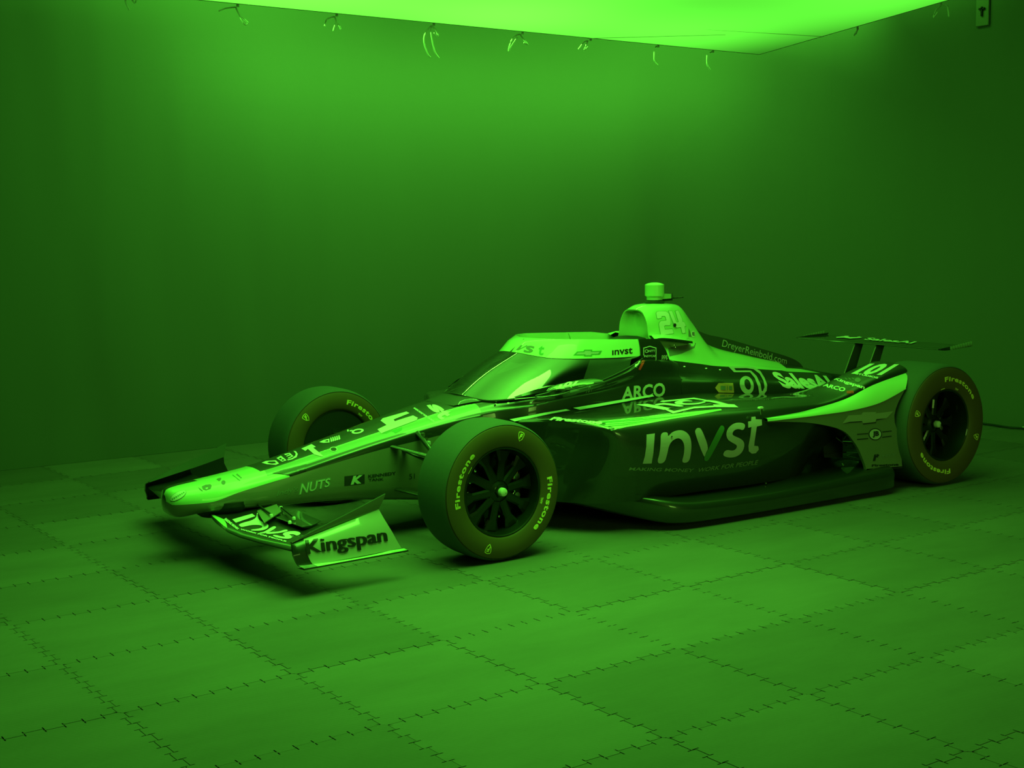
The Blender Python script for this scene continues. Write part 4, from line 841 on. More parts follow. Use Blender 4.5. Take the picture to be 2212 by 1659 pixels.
DEC.append(('monocoque',poly_shape([[(0.0,0.0),(1.0,1.0),(0.976,0.538),(0.659,0.0),(0.437,0.423),(0.21,0.0)]]),[(-0.1849,-0.1544,0.5257),(-0.0994,-0.2013,0.5228),(-0.0777,-0.1642,0.5474),(-0.1637,-0.117,0.5502)],'green',8,6,0.001,(0.479,0.865,-0.147)))
DEC.append(('monocoque',text_shape('s',0.05,0),[(0.1662,0.0139,0.618),(0.1253,-0.1534,0.596),(0.1881,-0.1534,0.6086),(0.2098,-0.0139,0.6245)],'vinyl',4,4,0.0015,(0.508,0.851,-0.132)))
DEC.append(('monocoque',text_shape('t',0.05,0),[(0.114,-0.1628,0.592),(0.1207,-0.2131,0.569),(0.2018,-0.203,0.5944),(0.1923,-0.1526,0.6167)],'vinyl',4,4,0.0015,(0.513,0.848,-0.136)))
DEC.append(('monocoque',text_shape('MAKING MONEY WORK FOR PEOPLE',0.03,0),[(0.0883,0.0105,0.6103),(0.0963,-0.1792,0.5555),(0.1092,-0.1752,0.5599),(0.1003,0.0128,0.6139)],'vinyl',14,2,0.0015,(0.5,0.855,-0.136)))
DEC.append(('monocoque',poly_shape([[(0.0,0.635),(0.471,1.0),(0.666,0.77),(0.543,0.71),(1.0,0.06),(0.943,0.0),(0.586,0.185),(0.3,0.61),(0.191,0.45)]]),[(-0.5902,-0.064,0.4373),(-0.5142,-0.1512,0.4407),(-0.4489,-0.0219,0.4799),(-0.5262,0.0677,0.4766)],'vinyl',8,8,0.002,(0.427,0.89,-0.159)))
DEC.append(('monocoque',poly_shape([[(0.0,0.472),(0.236,0.861),(0.818,1.0),(1.0,0.306),(0.818,0.0),(0.309,0.139)],[(0.309,0.444),(0.418,0.722),(0.764,0.75),(0.836,0.375),(0.6,0.236)]]),[(-0.7724,-0.0019,0.4085),(-0.7222,-0.0921,0.4153),(-0.6904,-0.0232,0.4247),(-0.7409,0.0685,0.4179)],'vinyl',6,3,0.0015,(0.399,0.902,-0.167)))
DEC.append(('monocoque',poly_shape([[(0.0,0.588),(0.438,1.0),(1.0,0.227),(0.562,0.0)],[(0.219,0.515),(0.406,0.67),(0.562,0.485),(0.375,0.33)],[(0.469,0.278),(0.656,0.433),(0.8,0.247),(0.613,0.124)]]),[(-0.7075,-0.0312,0.4208),(-0.68,-0.0871,0.4254),(-0.6344,0.0102,0.4376),(-0.6622,0.0675,0.433)],'vinyl',3,3,0.0015,(0.406,0.899,-0.164)))
DEC.append(('monocoque',poly_shape([[(0.0,0.783),(0.6,1.0),(1.0,0.402),(0.467,0.0),(0.387,0.13),(0.8,0.435),(0.7,0.587),(0.3,0.326),(0.233,0.457),(0.6,0.717),(0.533,0.815),(0.133,0.587)]]),[(-0.6652,-0.0267,0.4311),(-0.6409,-0.0827,0.436),(-0.5947,0.0152,0.4468),(-0.619,0.0725,0.4419)],'vinyl',3,3,0.0015,(0.411,0.897,-0.162)))
DEC.append(('monocoque',poly_shape([[(0.595,1.0),(0.833,0.967),(1.0,0.671),(0.893,0.342),(0.476,0.112),(0.06,0.0),(0.0,0.092),(0.476,0.243),(0.774,0.507),(0.804,0.737)]]),[(-0.6678,-0.0682,0.4277),(-0.6376,-0.1233,0.4318),(-0.5703,0.0174,0.4534),(-0.601,0.0743,0.4493)],'vinyl',4,4,0.0015,(0.413,0.896,-0.163)))
DEC.append(('monocoque',poly_shape([[(0.0,0.179),(0.424,0.701),(0.97,1.0),(1.0,0.104),(0.424,0.0)],[(0.485,0.403),(0.848,0.701),(0.861,0.254)]]),[(-0.4483,0.0249,0.4803),(-0.4258,-0.0456,0.4868),(-0.3861,0.0333,0.4944),(-0.4086,0.1051,0.4879)],'vinyl',3,3,0.0015,(0.435,0.887,-0.153)))
DEC.append(('monocoque',poly_shape([[(0.0,0.933),(0.486,1.0),(1.0,0.2),(0.286,0.0)]]),[(-0.4166,-0.0343,0.4882),(-0.4118,-0.049,0.4896),(-0.3677,0.0382,0.4984),(-0.3725,0.0532,0.497)],'vinyl',2,2,0.0015,(0.44,0.885,-0.152)))
DEC.append(('monocoque',poly_shape([[(0.0,0.933),(0.486,1.0),(1.0,0.2),(0.286,0.0)]]),[(-0.4049,-0.0332,0.4898),(-0.3994,-0.0465,0.4908),(-0.3595,0.0319,0.5012),(-0.365,0.0454,0.5001)],'vinyl',2,2,0.0015,(0.441,0.885,-0.152)))
DEC.append(('monocoque',poly_shape([[(0.0,0.933),(0.486,1.0),(1.0,0.2),(0.286,0.0)]]),[(-0.3952,-0.0361,0.492),(-0.3897,-0.0494,0.4931),(-0.3496,0.029,0.5035),(-0.3552,0.0425,0.5024)],'vinyl',2,2,0.0015,(0.442,0.884,-0.151)))
DEC.append(('monocoque',poly_shape([[(0.0,0.933),(0.486,1.0),(1.0,0.2),(0.286,0.0)]]),[(-0.3855,-0.0391,0.4942),(-0.3799,-0.0523,0.4953),(-0.3398,0.026,0.5057),(-0.3453,0.0395,0.5046)],'vinyl',2,2,0.0015,(0.444,0.883,-0.151)))
DEC.append(('monocoque',poly_shape([[(0.0,0.933),(0.486,1.0),(1.0,0.2),(0.286,0.0)]]),[(-0.3757,-0.042,0.4965),(-0.3702,-0.0553,0.4975),(-0.3299,0.0231,0.508),(-0.3354,0.0366,0.5069)],'vinyl',2,2,0.0015,(0.445,0.883,-0.151)))
DEC.append(('monocoque',poly_shape([[(1.0,0.712),(0.99,0.576),(0.94,0.434),(0.854,0.297),(0.74,0.176),(0.606,0.082),(0.464,0.022),(0.324,0.0),(0.199,0.019),(0.098,0.077),(0.03,0.169),(0.0,0.288),(0.01,0.424),(0.06,0.566),(0.146,0.703),(0.26,0.824),(0.394,0.918),(0.536,0.978),(0.676,1.0),(0.801,0.981),(0.902,0.923),(0.97,0.831)],[(0.816,0.634),(0.808,0.569),(0.775,0.497),(0.72,0.426),(0.647,0.361),(0.562,0.307),(0.472,0.269),(0.384,0.249),(0.305,0.25),(0.243,0.271),(0.201,0.311),(0.184,0.366),(0.192,0.431),(0.225,0.503),(0.28,0.574),(0.353,0.639),(0.438,0.693),(0.528,0.731),(0.616,0.751),(0.695,0.75),(0.757,0.729),(0.799,0.689)]]),[(-0.2905,-0.0231,0.5165),(-0.2604,-0.0959,0.5222),(-0.2137,-0.0088,0.5339),(-0.244,0.0657,0.5283)],'vinyl',4,4,0.0015,(0.457,0.877,-0.147)))
DEC.append(('monocoque',poly_shape([[(1.0,0.5),(0.98,0.358),(0.921,0.227),(0.827,0.118),(0.708,0.041),(0.571,0.0),(0.429,0.0),(0.292,0.041),(0.173,0.118),(0.079,0.227),(0.02,0.358),(0.0,0.5),(0.02,0.642),(0.079,0.773),(0.173,0.882),(0.292,0.959),(0.429,1.0),(0.571,1.0),(0.708,0.959),(0.827,0.882),(0.921,0.773),(0.98,0.642)]]),[(-0.2797,0.0468,0.5183),(-0.2772,0.0337,0.5196),(-0.2509,0.0843,0.5227),(-0.2534,0.0976,0.5214)],'vinyl',1,1,0.0015,(0.451,0.881,-0.146)))
DEC.append(('monocoque',poly_shape([[(0.0,0.72),(1.0,1.0),(1.0,0.4),(0.067,0.0)]]),[(-0.2733,0.0308,0.5205),(-0.2684,0.0092,0.5225),(-0.2509,0.0427,0.525),(-0.2557,0.0645,0.523)],'vinyl',1,1,0.0015,(0.453,0.88,-0.146)))
DEC.append(('monocoque',poly_shape([[(1.0,0.5),(0.98,0.358),(0.921,0.227),(0.827,0.118),(0.708,0.041),(0.571,0.0),(0.429,0.0),(0.292,0.041),(0.173,0.118),(0.079,0.227),(0.02,0.358),(0.0,0.5),(0.02,0.642),(0.079,0.773),(0.173,0.882),(0.292,0.959),(0.429,1.0),(0.571,1.0),(0.708,0.959),(0.827,0.882),(0.921,0.773),(0.98,0.642)],[(0.908,0.5),(0.892,0.388),(0.844,0.284),(0.767,0.199),(0.67,0.137),(0.558,0.105),(0.442,0.105),(0.33,0.137),(0.233,0.199),(0.156,0.284),(0.108,0.388),(0.092,0.5),(0.108,0.612),(0.156,0.716),(0.233,0.801),(0.33,0.863),(0.442,0.895),(0.558,0.895),(0.67,0.863),(0.767,0.801),(0.844,0.716),(0.892,0.612)]]),[(-0.47,-0.1341,0.4594),(-0.4391,-0.1541,0.4587),(-0.423,-0.1237,0.4766),(-0.4542,-0.1036,0.4773)],'vinyl',3,3,0.0015,(0.44,0.884,-0.159)))
DEC.append(('monocoque',poly_shape([[(1.0,0.5),(0.98,0.358),(0.921,0.227),(0.827,0.118),(0.708,0.041),(0.571,0.0),(0.429,0.0),(0.292,0.041),(0.173,0.118),(0.079,0.227),(0.02,0.358),(0.0,0.5),(0.02,0.642),(0.079,0.773),(0.173,0.882),(0.292,0.959),(0.429,1.0),(0.571,1.0),(0.708,0.959),(0.827,0.882),(0.921,0.773),(0.98,0.642)]]),[(-0.4654,-0.1332,0.4616),(-0.4403,-0.1486,0.4609),(-0.4286,-0.1264,0.4748),(-0.4538,-0.1109,0.4754)],'ink',3,3,0.002,(0.44,0.884,-0.159)))
DEC.append(('monocoque',poly_shape([[(0.987,0.903),(1.0,0.803),(0.973,0.678),(0.908,0.539),(0.809,0.397),(0.686,0.263),(0.547,0.148),(0.405,0.062),(0.27,0.011),(0.154,0.0),(0.066,0.029),(0.013,0.097),(0.0,0.197),(0.027,0.322),(0.092,0.461),(0.191,0.603),(0.314,0.737),(0.453,0.852),(0.595,0.938),(0.73,0.989),(0.846,1.0),(0.934,0.971)]]),[(-1.263,-0.068,0.3011),(-1.2023,-0.1155,0.301),(-1.19,-0.0887,0.3484),(-1.2509,-0.041,0.3485)],'midink',8,8,0.001,(0.337,0.923,-0.187)))
DEC.append(('monocoque',poly_shape([[(0.99,0.915),(1.0,0.82),(0.97,0.699),(0.902,0.562),(0.801,0.419),(0.676,0.283),(0.537,0.165),(0.395,0.074),(0.261,0.018),(0.146,0.0),(0.061,0.023),(0.01,0.085),(0.0,0.18),(0.03,0.301),(0.098,0.438),(0.199,0.581),(0.324,0.717),(0.463,0.835),(0.605,0.926),(0.739,0.982),(0.854,1.0),(0.939,0.977)]]),[(-1.2614,-0.0685,0.3034),(-1.2039,-0.1133,0.3033),(-1.1928,-0.0892,0.3472),(-1.2505,-0.0443,0.3474)],'vinyl',8,8,0.002,(0.337,0.923,-0.186)))
DEC.append(('monocoque',poly_shape([[(0.0,0.632),(0.676,1.0),(1.0,0.368),(0.324,0.0)]]),[(-1.2554,-0.0716,0.3082),(-1.2498,-0.0775,0.3084),(-1.2487,-0.0755,0.3158),(-1.2543,-0.0696,0.3156)],'green',2,2,0.003,(0.333,0.924,-0.189)))
DEC.append(('monocoque',poly_shape([[(0.0,0.632),(0.676,1.0),(1.0,0.368),(0.324,0.0)]]),[(-1.2484,-0.0773,0.3132),(-1.2427,-0.0828,0.3133),(-1.2414,-0.0803,0.3207),(-1.2472,-0.0748,0.3205)],'green',2,2,0.003,(0.334,0.924,-0.188)))
DEC.append(('monocoque',poly_shape([[(0.0,0.632),(0.676,1.0),(1.0,0.368),(0.324,0.0)]]),[(-1.241,-0.0817,0.3179),(-1.2349,-0.0863,0.3179),(-1.2334,-0.0833,0.3251),(-1.2395,-0.0787,0.3251)],'green',2,2,0.003,(0.336,0.923,-0.187)))
DEC.append(('monocoque',poly_shape([[(0.0,0.632),(0.676,1.0),(1.0,0.368),(0.324,0.0)]]),[(-1.2332,-0.0852,0.3225),(-1.2267,-0.0887,0.3222),(-1.225,-0.0849,0.3293),(-1.2315,-0.0813,0.3295)],'green',2,2,0.003,(0.337,0.923,-0.187)))
DEC.append(('monocoque',poly_shape([[(0.0,0.632),(0.676,1.0),(1.0,0.368),(0.324,0.0)]]),[(-1.2247,-0.0868,0.3266),(-1.2181,-0.0899,0.3263),(-1.2162,-0.0856,0.3333),(-1.2228,-0.0825,0.3336)],'green',2,2,0.003,(0.338,0.923,-0.186)))
DEC.append(('monocoque',poly_shape([[(0.0,0.632),(0.676,1.0),(1.0,0.368),(0.324,0.0)]]),[(-1.216,-0.0876,0.3306),(-1.2092,-0.0903,0.3302),(-1.207,-0.0853,0.3371),(-1.2138,-0.0825,0.3375)],'green',2,2,0.003,(0.339,0.922,-0.185)))
DEC.append(('monocoque',poly_shape([[(0.0,0.632),(0.676,1.0),(1.0,0.368),(0.324,0.0)]]),[(-1.2069,-0.0876,0.3345),(-1.2001,-0.0903,0.3341),(-1.1977,-0.0849,0.3408),(-1.2046,-0.0822,0.3413)],'green',2,2,0.003,(0.341,0.922,-0.185)))
DEC.append(('monocoque',poly_shape([[(0.0,0.621),(0.378,0.924),(0.867,1.0),(1.0,0.773),(0.911,0.28),(0.422,0.0),(0.111,0.167)],[(0.356,0.47),(0.644,0.583),(0.6,0.242),(0.422,0.167)]]),[(-1.1208,-0.1023,0.342),(-1.0775,-0.1151,0.3387),(-1.0661,-0.0891,0.361),(-1.1097,-0.0763,0.3643)],'midink',4,4,0.0015,(0.356,0.917,-0.182)))
DEC.append(('monocoque',poly_shape([[(0.0,0.6),(0.455,0.933),(1.0,1.0),(0.909,0.467),(0.545,0.0)]]),[(-1.0363,-0.0754,0.3701),(-1.0184,-0.0907,0.3703),(-0.9997,-0.0456,0.3773),(-1.0177,-0.0301,0.3772)],'midink',2,2,0.0015,(0.364,0.914,-0.177)))
DEC.append(('monocoque',poly_shape([[(1.0,0.5),(0.98,0.358),(0.921,0.227),(0.827,0.118),(0.708,0.041),(0.571,0.0),(0.429,0.0),(0.292,0.041),(0.173,0.118),(0.079,0.227),(0.02,0.358),(0.0,0.5),(0.02,0.642),(0.079,0.773),(0.173,0.882),(0.292,0.959),(0.429,1.0),(0.571,1.0),(0.708,0.959),(0.827,0.882),(0.921,0.773),(0.98,0.642)]]),[(-1.0237,-0.1024,0.3581),(-1.0052,-0.1084,0.3567),(-0.9961,-0.0879,0.3714),(-1.0147,-0.0819,0.3727)],'midink',3,3,0.0015,(0.367,0.913,-0.179)))
DEC.append(('monocoque',poly_shape([[(0.0,1.0),(0.636,0.5),(1.0,0.056),(0.864,0.0),(0.364,0.389)]]),[(-1.1385,-0.1005,0.3391),(-1.1171,-0.106,0.3373),(-1.1111,-0.0925,0.3533),(-1.1325,-0.087,0.3551)],'midink',2,2,0.0015,(0.352,0.918,-0.183)))
DEC.append(('monocoque',poly_shape([[(0.0,0.647),(0.636,1.0),(1.0,0.471),(0.364,0.0)]]),[(-0.9297,-0.0593,0.3841),(-0.923,-0.0667,0.3844),(-0.9131,-0.0435,0.3872),(-0.9198,-0.0361,0.3869)],'midink',1,1,0.0015,(0.376,0.91,-0.174)))
DEC.append(('monocoque',poly_shape([[(0.0,0.647),(0.636,1.0),(1.0,0.471),(0.364,0.0)]]),[(-0.931,-0.0771,0.3817),(-0.9238,-0.0833,0.3818),(-0.9156,-0.0642,0.3853),(-0.9228,-0.058,0.3853)],'midink',1,1,0.0015,(0.377,0.91,-0.175)))
DEC.append(('monocoque',poly_shape([[(0.0,0.647),(0.636,1.0),(1.0,0.471),(0.364,0.0)]]),[(-0.9304,-0.0901,0.3785),(-0.9225,-0.0944,0.3782),(-0.9168,-0.0816,0.3829),(-0.9248,-0.0773,0.3832)],'midink',1,1,0.0015,(0.378,0.909,-0.176)))
DEC.append(('monocoque',poly_shape([[(0.0,0.647),(0.636,1.0),(1.0,0.471),(0.364,0.0)]]),[(-0.9285,-0.0999,0.3746),(-0.9201,-0.1033,0.3741),(-0.9158,-0.0936,0.3794),(-0.9241,-0.0902,0.3799)],'midink',1,1,0.0015,(0.379,0.909,-0.176)))
DEC.append(('monocoque',poly_shape([[(0.0,0.942),(0.083,1.0),(1.0,0.072),(0.933,0.0)]]),[(-0.9638,-0.0915,0.3661),(-0.9302,-0.1061,0.3643),(-0.9115,-0.064,0.3852),(-0.9454,-0.0492,0.387)],'green',3,3,0.0015,(0.376,0.91,-0.176)))
DEC.append(('monocoque',text_shape("Indy's",0.0,0.2),[(-0.7743,-0.1635,0.273),(-0.6649,-0.1725,0.2854),(-0.6633,-0.1716,0.3195),(-0.7687,-0.163,0.3052)],'midink',5,2,0.0015,(0.407,0.894,-0.188)))
DEC.append(('monocoque',text_shape('NUTS',0.06,0.1),[(-0.664,-0.1734,0.2711),(-0.4967,-0.1875,0.2978),(-0.4938,-0.185,0.3447),(-0.6532,-0.1708,0.3313)],'midink',6,2,0.001,(0.426,0.886,-0.184)))
DEC.append(('monocoque',text_shape('NUTS',0.01,0.1),[(-0.6579,-0.1726,0.2748),(-0.5023,-0.1863,0.3006),(-0.4996,-0.186,0.3397),(-0.6487,-0.1727,0.3265)],'silver',6,2,0.002,(0.426,0.886,-0.184)))
DEC.append(('monocoque',poly_shape([[(0.0,0.83),(1.0,1.0),(1.0,0.2),(0.0,0.0)]]),[(-0.4264,-0.1933,0.2926),(-0.32,-0.203,0.2813),(-0.318,-0.2025,0.3397),(-0.4243,-0.1928,0.3505)],'ink',4,2,0.001,(0.451,0.874,-0.181)))
DEC.append(('monocoque',text_shape('K',0.06,0),[(-0.3939,-0.1963,0.295),(-0.3382,-0.2013,0.2967),(-0.3231,-0.2023,0.3379),(-0.3776,-0.1973,0.3376)],'silver',2,2,0.002,(0.453,0.873,-0.181)))
DEC.append(('monocoque',text_shape('KENNEDY',0.03,0),[(-0.3003,-0.205,0.3204),(-0.1504,-0.2176,0.3214),(-0.15,-0.2176,0.3362),(-0.2998,-0.205,0.3356)],'ink',5,1,0.0015,(0.469,0.865,-0.178)))
DEC.append(('monocoque',text_shape('TANK',0.03,0),[(-0.2993,-0.2046,0.3026),(-0.2176,-0.2115,0.2999),(-0.2174,-0.2118,0.3117),(-0.2991,-0.205,0.3161)],'ink',3,1,0.0015,(0.465,0.866,-0.181)))
DEC.append(('monocoque',text_shape('51',0.0,0),[(-0.0777,-0.222,0.2898),(-0.0472,-0.2245,0.2895),(-0.047,-0.2253,0.3166),(-0.0775,-0.2228,0.3167)],'ink',2,2,0.0015,(0.488,0.854,-0.18)))
DEC.append(('sidepod',poly_shape([[(0.0,0.333),(0.127,0.419),(0.367,0.581),(0.627,0.742),(0.793,0.871),(0.993,1.0),(1.0,0.935),(0.793,0.677),(0.627,0.516),(0.46,0.312),(0.303,0.151),(0.2,0.0),(0.147,0.118),(0.1,0.204)]]),[(0.605,-0.7792,0.537),(1.2385,-1.0948,0.5125),(1.3579,-0.966,0.5978),(0.7079,-0.6448,0.6217)],'white',18,8,0.001,(0.637,0.758,-0.141)))
DEC.append(('sidepod',poly_shape([[(0.0,0.049),(0.37,0.352),(0.702,0.636),(1.0,1.0),(0.702,0.591),(0.37,0.291),(0.0,0.0)]]),[(0.6653,-0.7875,0.5631),(1.1657,-1.0313,0.5434),(1.2477,-0.9404,0.5845),(0.738,-0.6936,0.604)],'green',14,4,0.002,(0.634,0.76,-0.141)))  # soft box reflections on the pod shoulder, drawn as stripes down to the next text
DEC.append(('sidepod',poly_shape([[(0.0,0.08),(0.574,0.529),(1.0,1.0),(0.574,0.435),(0.0,0.0)]]),[(0.6611,-0.8266,0.5607),(0.9464,-0.9682,0.5497),(0.9866,-0.9209,0.573),(0.6986,-0.7784,0.5838)],'green',14,4,0.002,(0.623,0.769,-0.143)))
DEC.append(('sidepod',poly_shape([[(0.0,0.096),(0.505,0.519),(1.0,1.0),(0.505,0.394),(0.0,0.0)]]),[(0.6662,-0.8571,0.5561),(0.8584,-0.9487,0.5482),(0.8837,-0.9183,0.5665),(0.6903,-0.8263,0.5743)],'green',14,4,0.002,(0.62,0.771,-0.145)))
DEC.append(('sidepod',poly_shape([[(0.0,0.064),(0.48,0.526),(1.0,1.0),(0.48,0.462),(0.0,0.0)]]),[(0.6778,-0.8275,0.5738),(1.021,-0.9516,0.5556),(1.0861,-0.8762,0.5782),(0.7373,-0.7514,0.5963)],'green',14,4,0.002,(0.627,0.766,-0.141)))
DEC.append(('sidepod',text_shape('Firestone',0.05,0.1),[(0.5268,-0.5921,0.5751),(0.6739,-0.8335,0.5651),(0.6906,-0.8158,0.5798),(0.5515,-0.5916,0.5877)],'vinyl',12,3,0.002,(0.593,0.793,-0.142)))
DEC.append(('sidepod',poly_shape([[(0.0,0.077),(0.043,0.277),(0.734,1.0),(1.0,0.492),(0.978,0.308),(0.719,0.692),(0.072,0.0)]]),[(1.2626,-0.5789,0.6014),(1.4832,-0.7012,0.5948),(1.5893,-0.5842,0.5982),(1.3637,-0.4596,0.605)],'vinyl',6,4,0.0015,(0.654,0.746,-0.127)))
DEC.append(('sidepod',poly_shape([[(0.0,0.867),(0.324,1.0),(1.0,0.289),(0.912,0.111),(0.814,0.0)]]),[(1.013,-0.6845,0.5918),(1.1521,-0.7916,0.5907),(1.2678,-0.6572,0.5987),(1.1254,-0.5473,0.5999)],'vinyl',6,4,0.0018,(0.637,0.759,-0.132)))
DEC.append(('sidepod',poly_shape([[(0.062,0.778),(0.132,0.887),(0.206,0.96),(0.282,0.998),(0.362,1.0),(0.444,0.967),(0.538,0.897),(0.642,0.791),(0.757,0.649),(0.884,0.469),(0.965,0.317),(1.0,0.192),(0.99,0.094),(0.934,0.024),(0.871,0.0),(0.802,0.024),(0.726,0.094),(0.644,0.212),(0.565,0.312),(0.488,0.395),(0.415,0.46),(0.344,0.507),(0.282,0.525),(0.229,0.513),(0.185,0.472),(0.15,0.401),(0.115,0.368),(0.079,0.373),(0.044,0.415),(0.009,0.495),(0.0,0.583),(0.018,0.677)]]),[(1.1465,-0.6776,0.5961),(1.2665,-0.7644,0.5945),(1.3409,-0.6797,0.5984),(1.219,-0.5915,0.6)],'vinyl',6,4,0.0021,(0.646,0.752,-0.131)))
DEC.append(('sidepod',poly_shape([[(0.533,0.87),(0.484,0.935),(0.431,0.978),(0.374,1.0),(0.313,1.0),(0.248,0.978),(0.188,0.938),(0.134,0.878),(0.085,0.799),(0.042,0.702),(0.014,0.602),(0.0,0.499),(0.001,0.393),(0.018,0.285),(0.047,0.194),(0.091,0.122),(0.148,0.068),(0.218,0.032),(0.297,0.009),(0.383,0.0),(0.478,0.005),(0.581,0.023),(0.678,0.068),(0.767,0.14),(0.85,0.239),(0.925,0.366),(0.976,0.465),(1.0,0.537),(0.999,0.583),(0.972,0.601),(0.935,0.594),(0.889,0.564),(0.833,0.509),(0.768,0.429),(0.701,0.367),(0.63,0.322),(0.557,0.294),(0.481,0.283),(0.415,0.288),(0.358,0.31),(0.31,0.348),(0.272,0.402),(0.249,0.456),(0.241,0.51),(0.248,0.565),(0.27,0.619),(0.299,0.662),(0.337,0.695),(0.383,0.716),(0.438,0.727),(0.484,0.737),(0.522,0.746),(0.551,0.754),(0.573,0.762),(0.577,0.783),(0.564,0.819)]]),[(1.2643,-0.6964,0.5974),(1.4136,-0.7711,0.5921),(1.5196,-0.6542,0.5964),(1.3667,-0.5781,0.6019)],'vinyl',6,4,0.0024000000000000002,(0.658,0.742,-0.129)))
DEC.append(('sidepod',poly_shape([[(0.0,0.791),(0.137,1.0),(0.375,0.882),(0.722,0.427),(0.887,0.382),(1.0,0.0),(0.375,0.018),(0.302,0.382),(0.521,0.382),(0.21,0.745)]]),[(1.3556,-0.8058,0.587),(1.5662,-0.8586,0.574),(1.7094,-0.7077,0.5865),(1.4914,-0.655,0.5997)],'vinyl',6,4,0.0027,(0.673,0.728,-0.13)))
DEC.append(('sidepod',poly_shape([[(0.0,0.479),(0.066,0.529),(0.179,0.298),(0.578,0.835),(0.989,1.0),(1.0,0.793),(0.578,0.628),(0.159,0.0)]]),[(1.0724,-0.8425,0.583),(1.3297,-0.9381,0.57),(1.4535,-0.8033,0.5878),(1.1886,-0.7066,0.6009)],'vinyl',6,4,0.003,(0.657,0.742,-0.135)))
DEC.append(('sidepod',poly_shape([[(0.32,0.962),(1.0,1.0),(0.956,0.746),(0.873,0.347),(0.735,0.009),(0.0,0.0),(0.182,0.259),(0.293,0.569)]]),[(0.8439,-0.9401,0.3653),(0.9167,-0.9466,0.3581),(0.9185,-0.945,0.5104),(0.8459,-0.9386,0.5168)],'sidevinyl',6,10,0.0015,(0.632,0.758,-0.162)))
DEC.append(('sidepod',poly_shape([[(0.169,0.934),(0.223,0.939),(0.263,0.933),(0.289,0.917),(0.301,0.89),(0.3,0.852),(0.305,0.832),(0.318,0.831),(0.338,0.848),(0.366,0.883),(0.399,0.914),(0.437,0.941),(0.481,0.963),(0.531,0.981),(0.58,0.993),(0.627,0.999),(0.673,1.0),(0.718,0.995),(0.761,0.983),(0.803,0.964),(0.845,0.938),(0.884,0.905),(0.918,0.866),(0.945,0.822),(0.966,0.772),(0.981,0.716),(0.992,0.655),(0.998,0.589),(1.0,0.518),(0.998,0.442),(0.992,0.367),(0.982,0.291),(0.969,0.216),(0.953,0.141),(0.926,0.083),(0.89,0.044),(0.843,0.022),(0.786,0.018),(0.748,0.031),(0.729,0.061),(0.729,0.108),(0.747,0.172),(0.762,0.236),(0.774,0.301),(0.782,0.366),(0.787,0.432),(0.787,0.493),(0.78,0.549),(0.769,0.599),(0.751,0.645),(0.729,0.683),(0.703,0.714),(0.673,0.736),(0.638,0.752),(0.601,0.757),(0.561,0.752),(0.519,0.736),(0.474,0.711),(0.435,0.681),(0.401,0.645),(0.373,0.605),(0.351,0.559),(0.332,0.513),(0.317,0.468),(0.306,0.422),(0.299,0.376),(0.287,0.323),(0.272,0.262),(0.254,0.194),(0.231,0.118),(0.2,0.06),(0.16,0.022),(0.112,0.002),(0.055,0.0),(0.017,0.018),(0.0,0.056),(0.002,0.114),(0.025,0.192),(0.044,0.27),(0.058,0.349),(0.07,0.43),(0.077,0.511),(0.083,0.59),(0.086,0.667),(0.088,0.743),(0.088,0.816),(0.102,0.873),(0.129,0.912)]]),[(0.9304,-0.9522,0.3591),(1.1482,-0.9576,0.3358),(1.1572,-0.9474,0.5033),(0.9394,-0.9422,0.5237)],'sidevinyl',6,10,0.0015,(0.646,0.746,-0.161)))
DEC.append(('sidepod',poly_shape([[(0.0,0.876),(0.013,0.911),(0.039,0.94),(0.079,0.964),(0.131,0.982),(0.197,0.995),(0.261,1.0),(0.323,0.997),(0.384,0.986),(0.443,0.968),(0.522,0.915),(0.621,0.828),(0.739,0.706),(0.877,0.55),(0.964,0.421),(1.0,0.32),(0.985,0.246),(0.92,0.2),(0.865,0.152),(0.823,0.103),(0.791,0.052),(0.772,0.0),(0.709,0.017),(0.604,0.104),(0.456,0.26),(0.266,0.486),(0.126,0.664),(0.038,0.794)]]),[(1.1751,-0.9555,0.3656),(1.2621,-0.9553,0.3562),(1.2727,-0.9432,0.5036),(1.1857,-0.9436,0.512)],'sidevinyl',6,10,0.0015,(0.661,0.734,-0.158)))
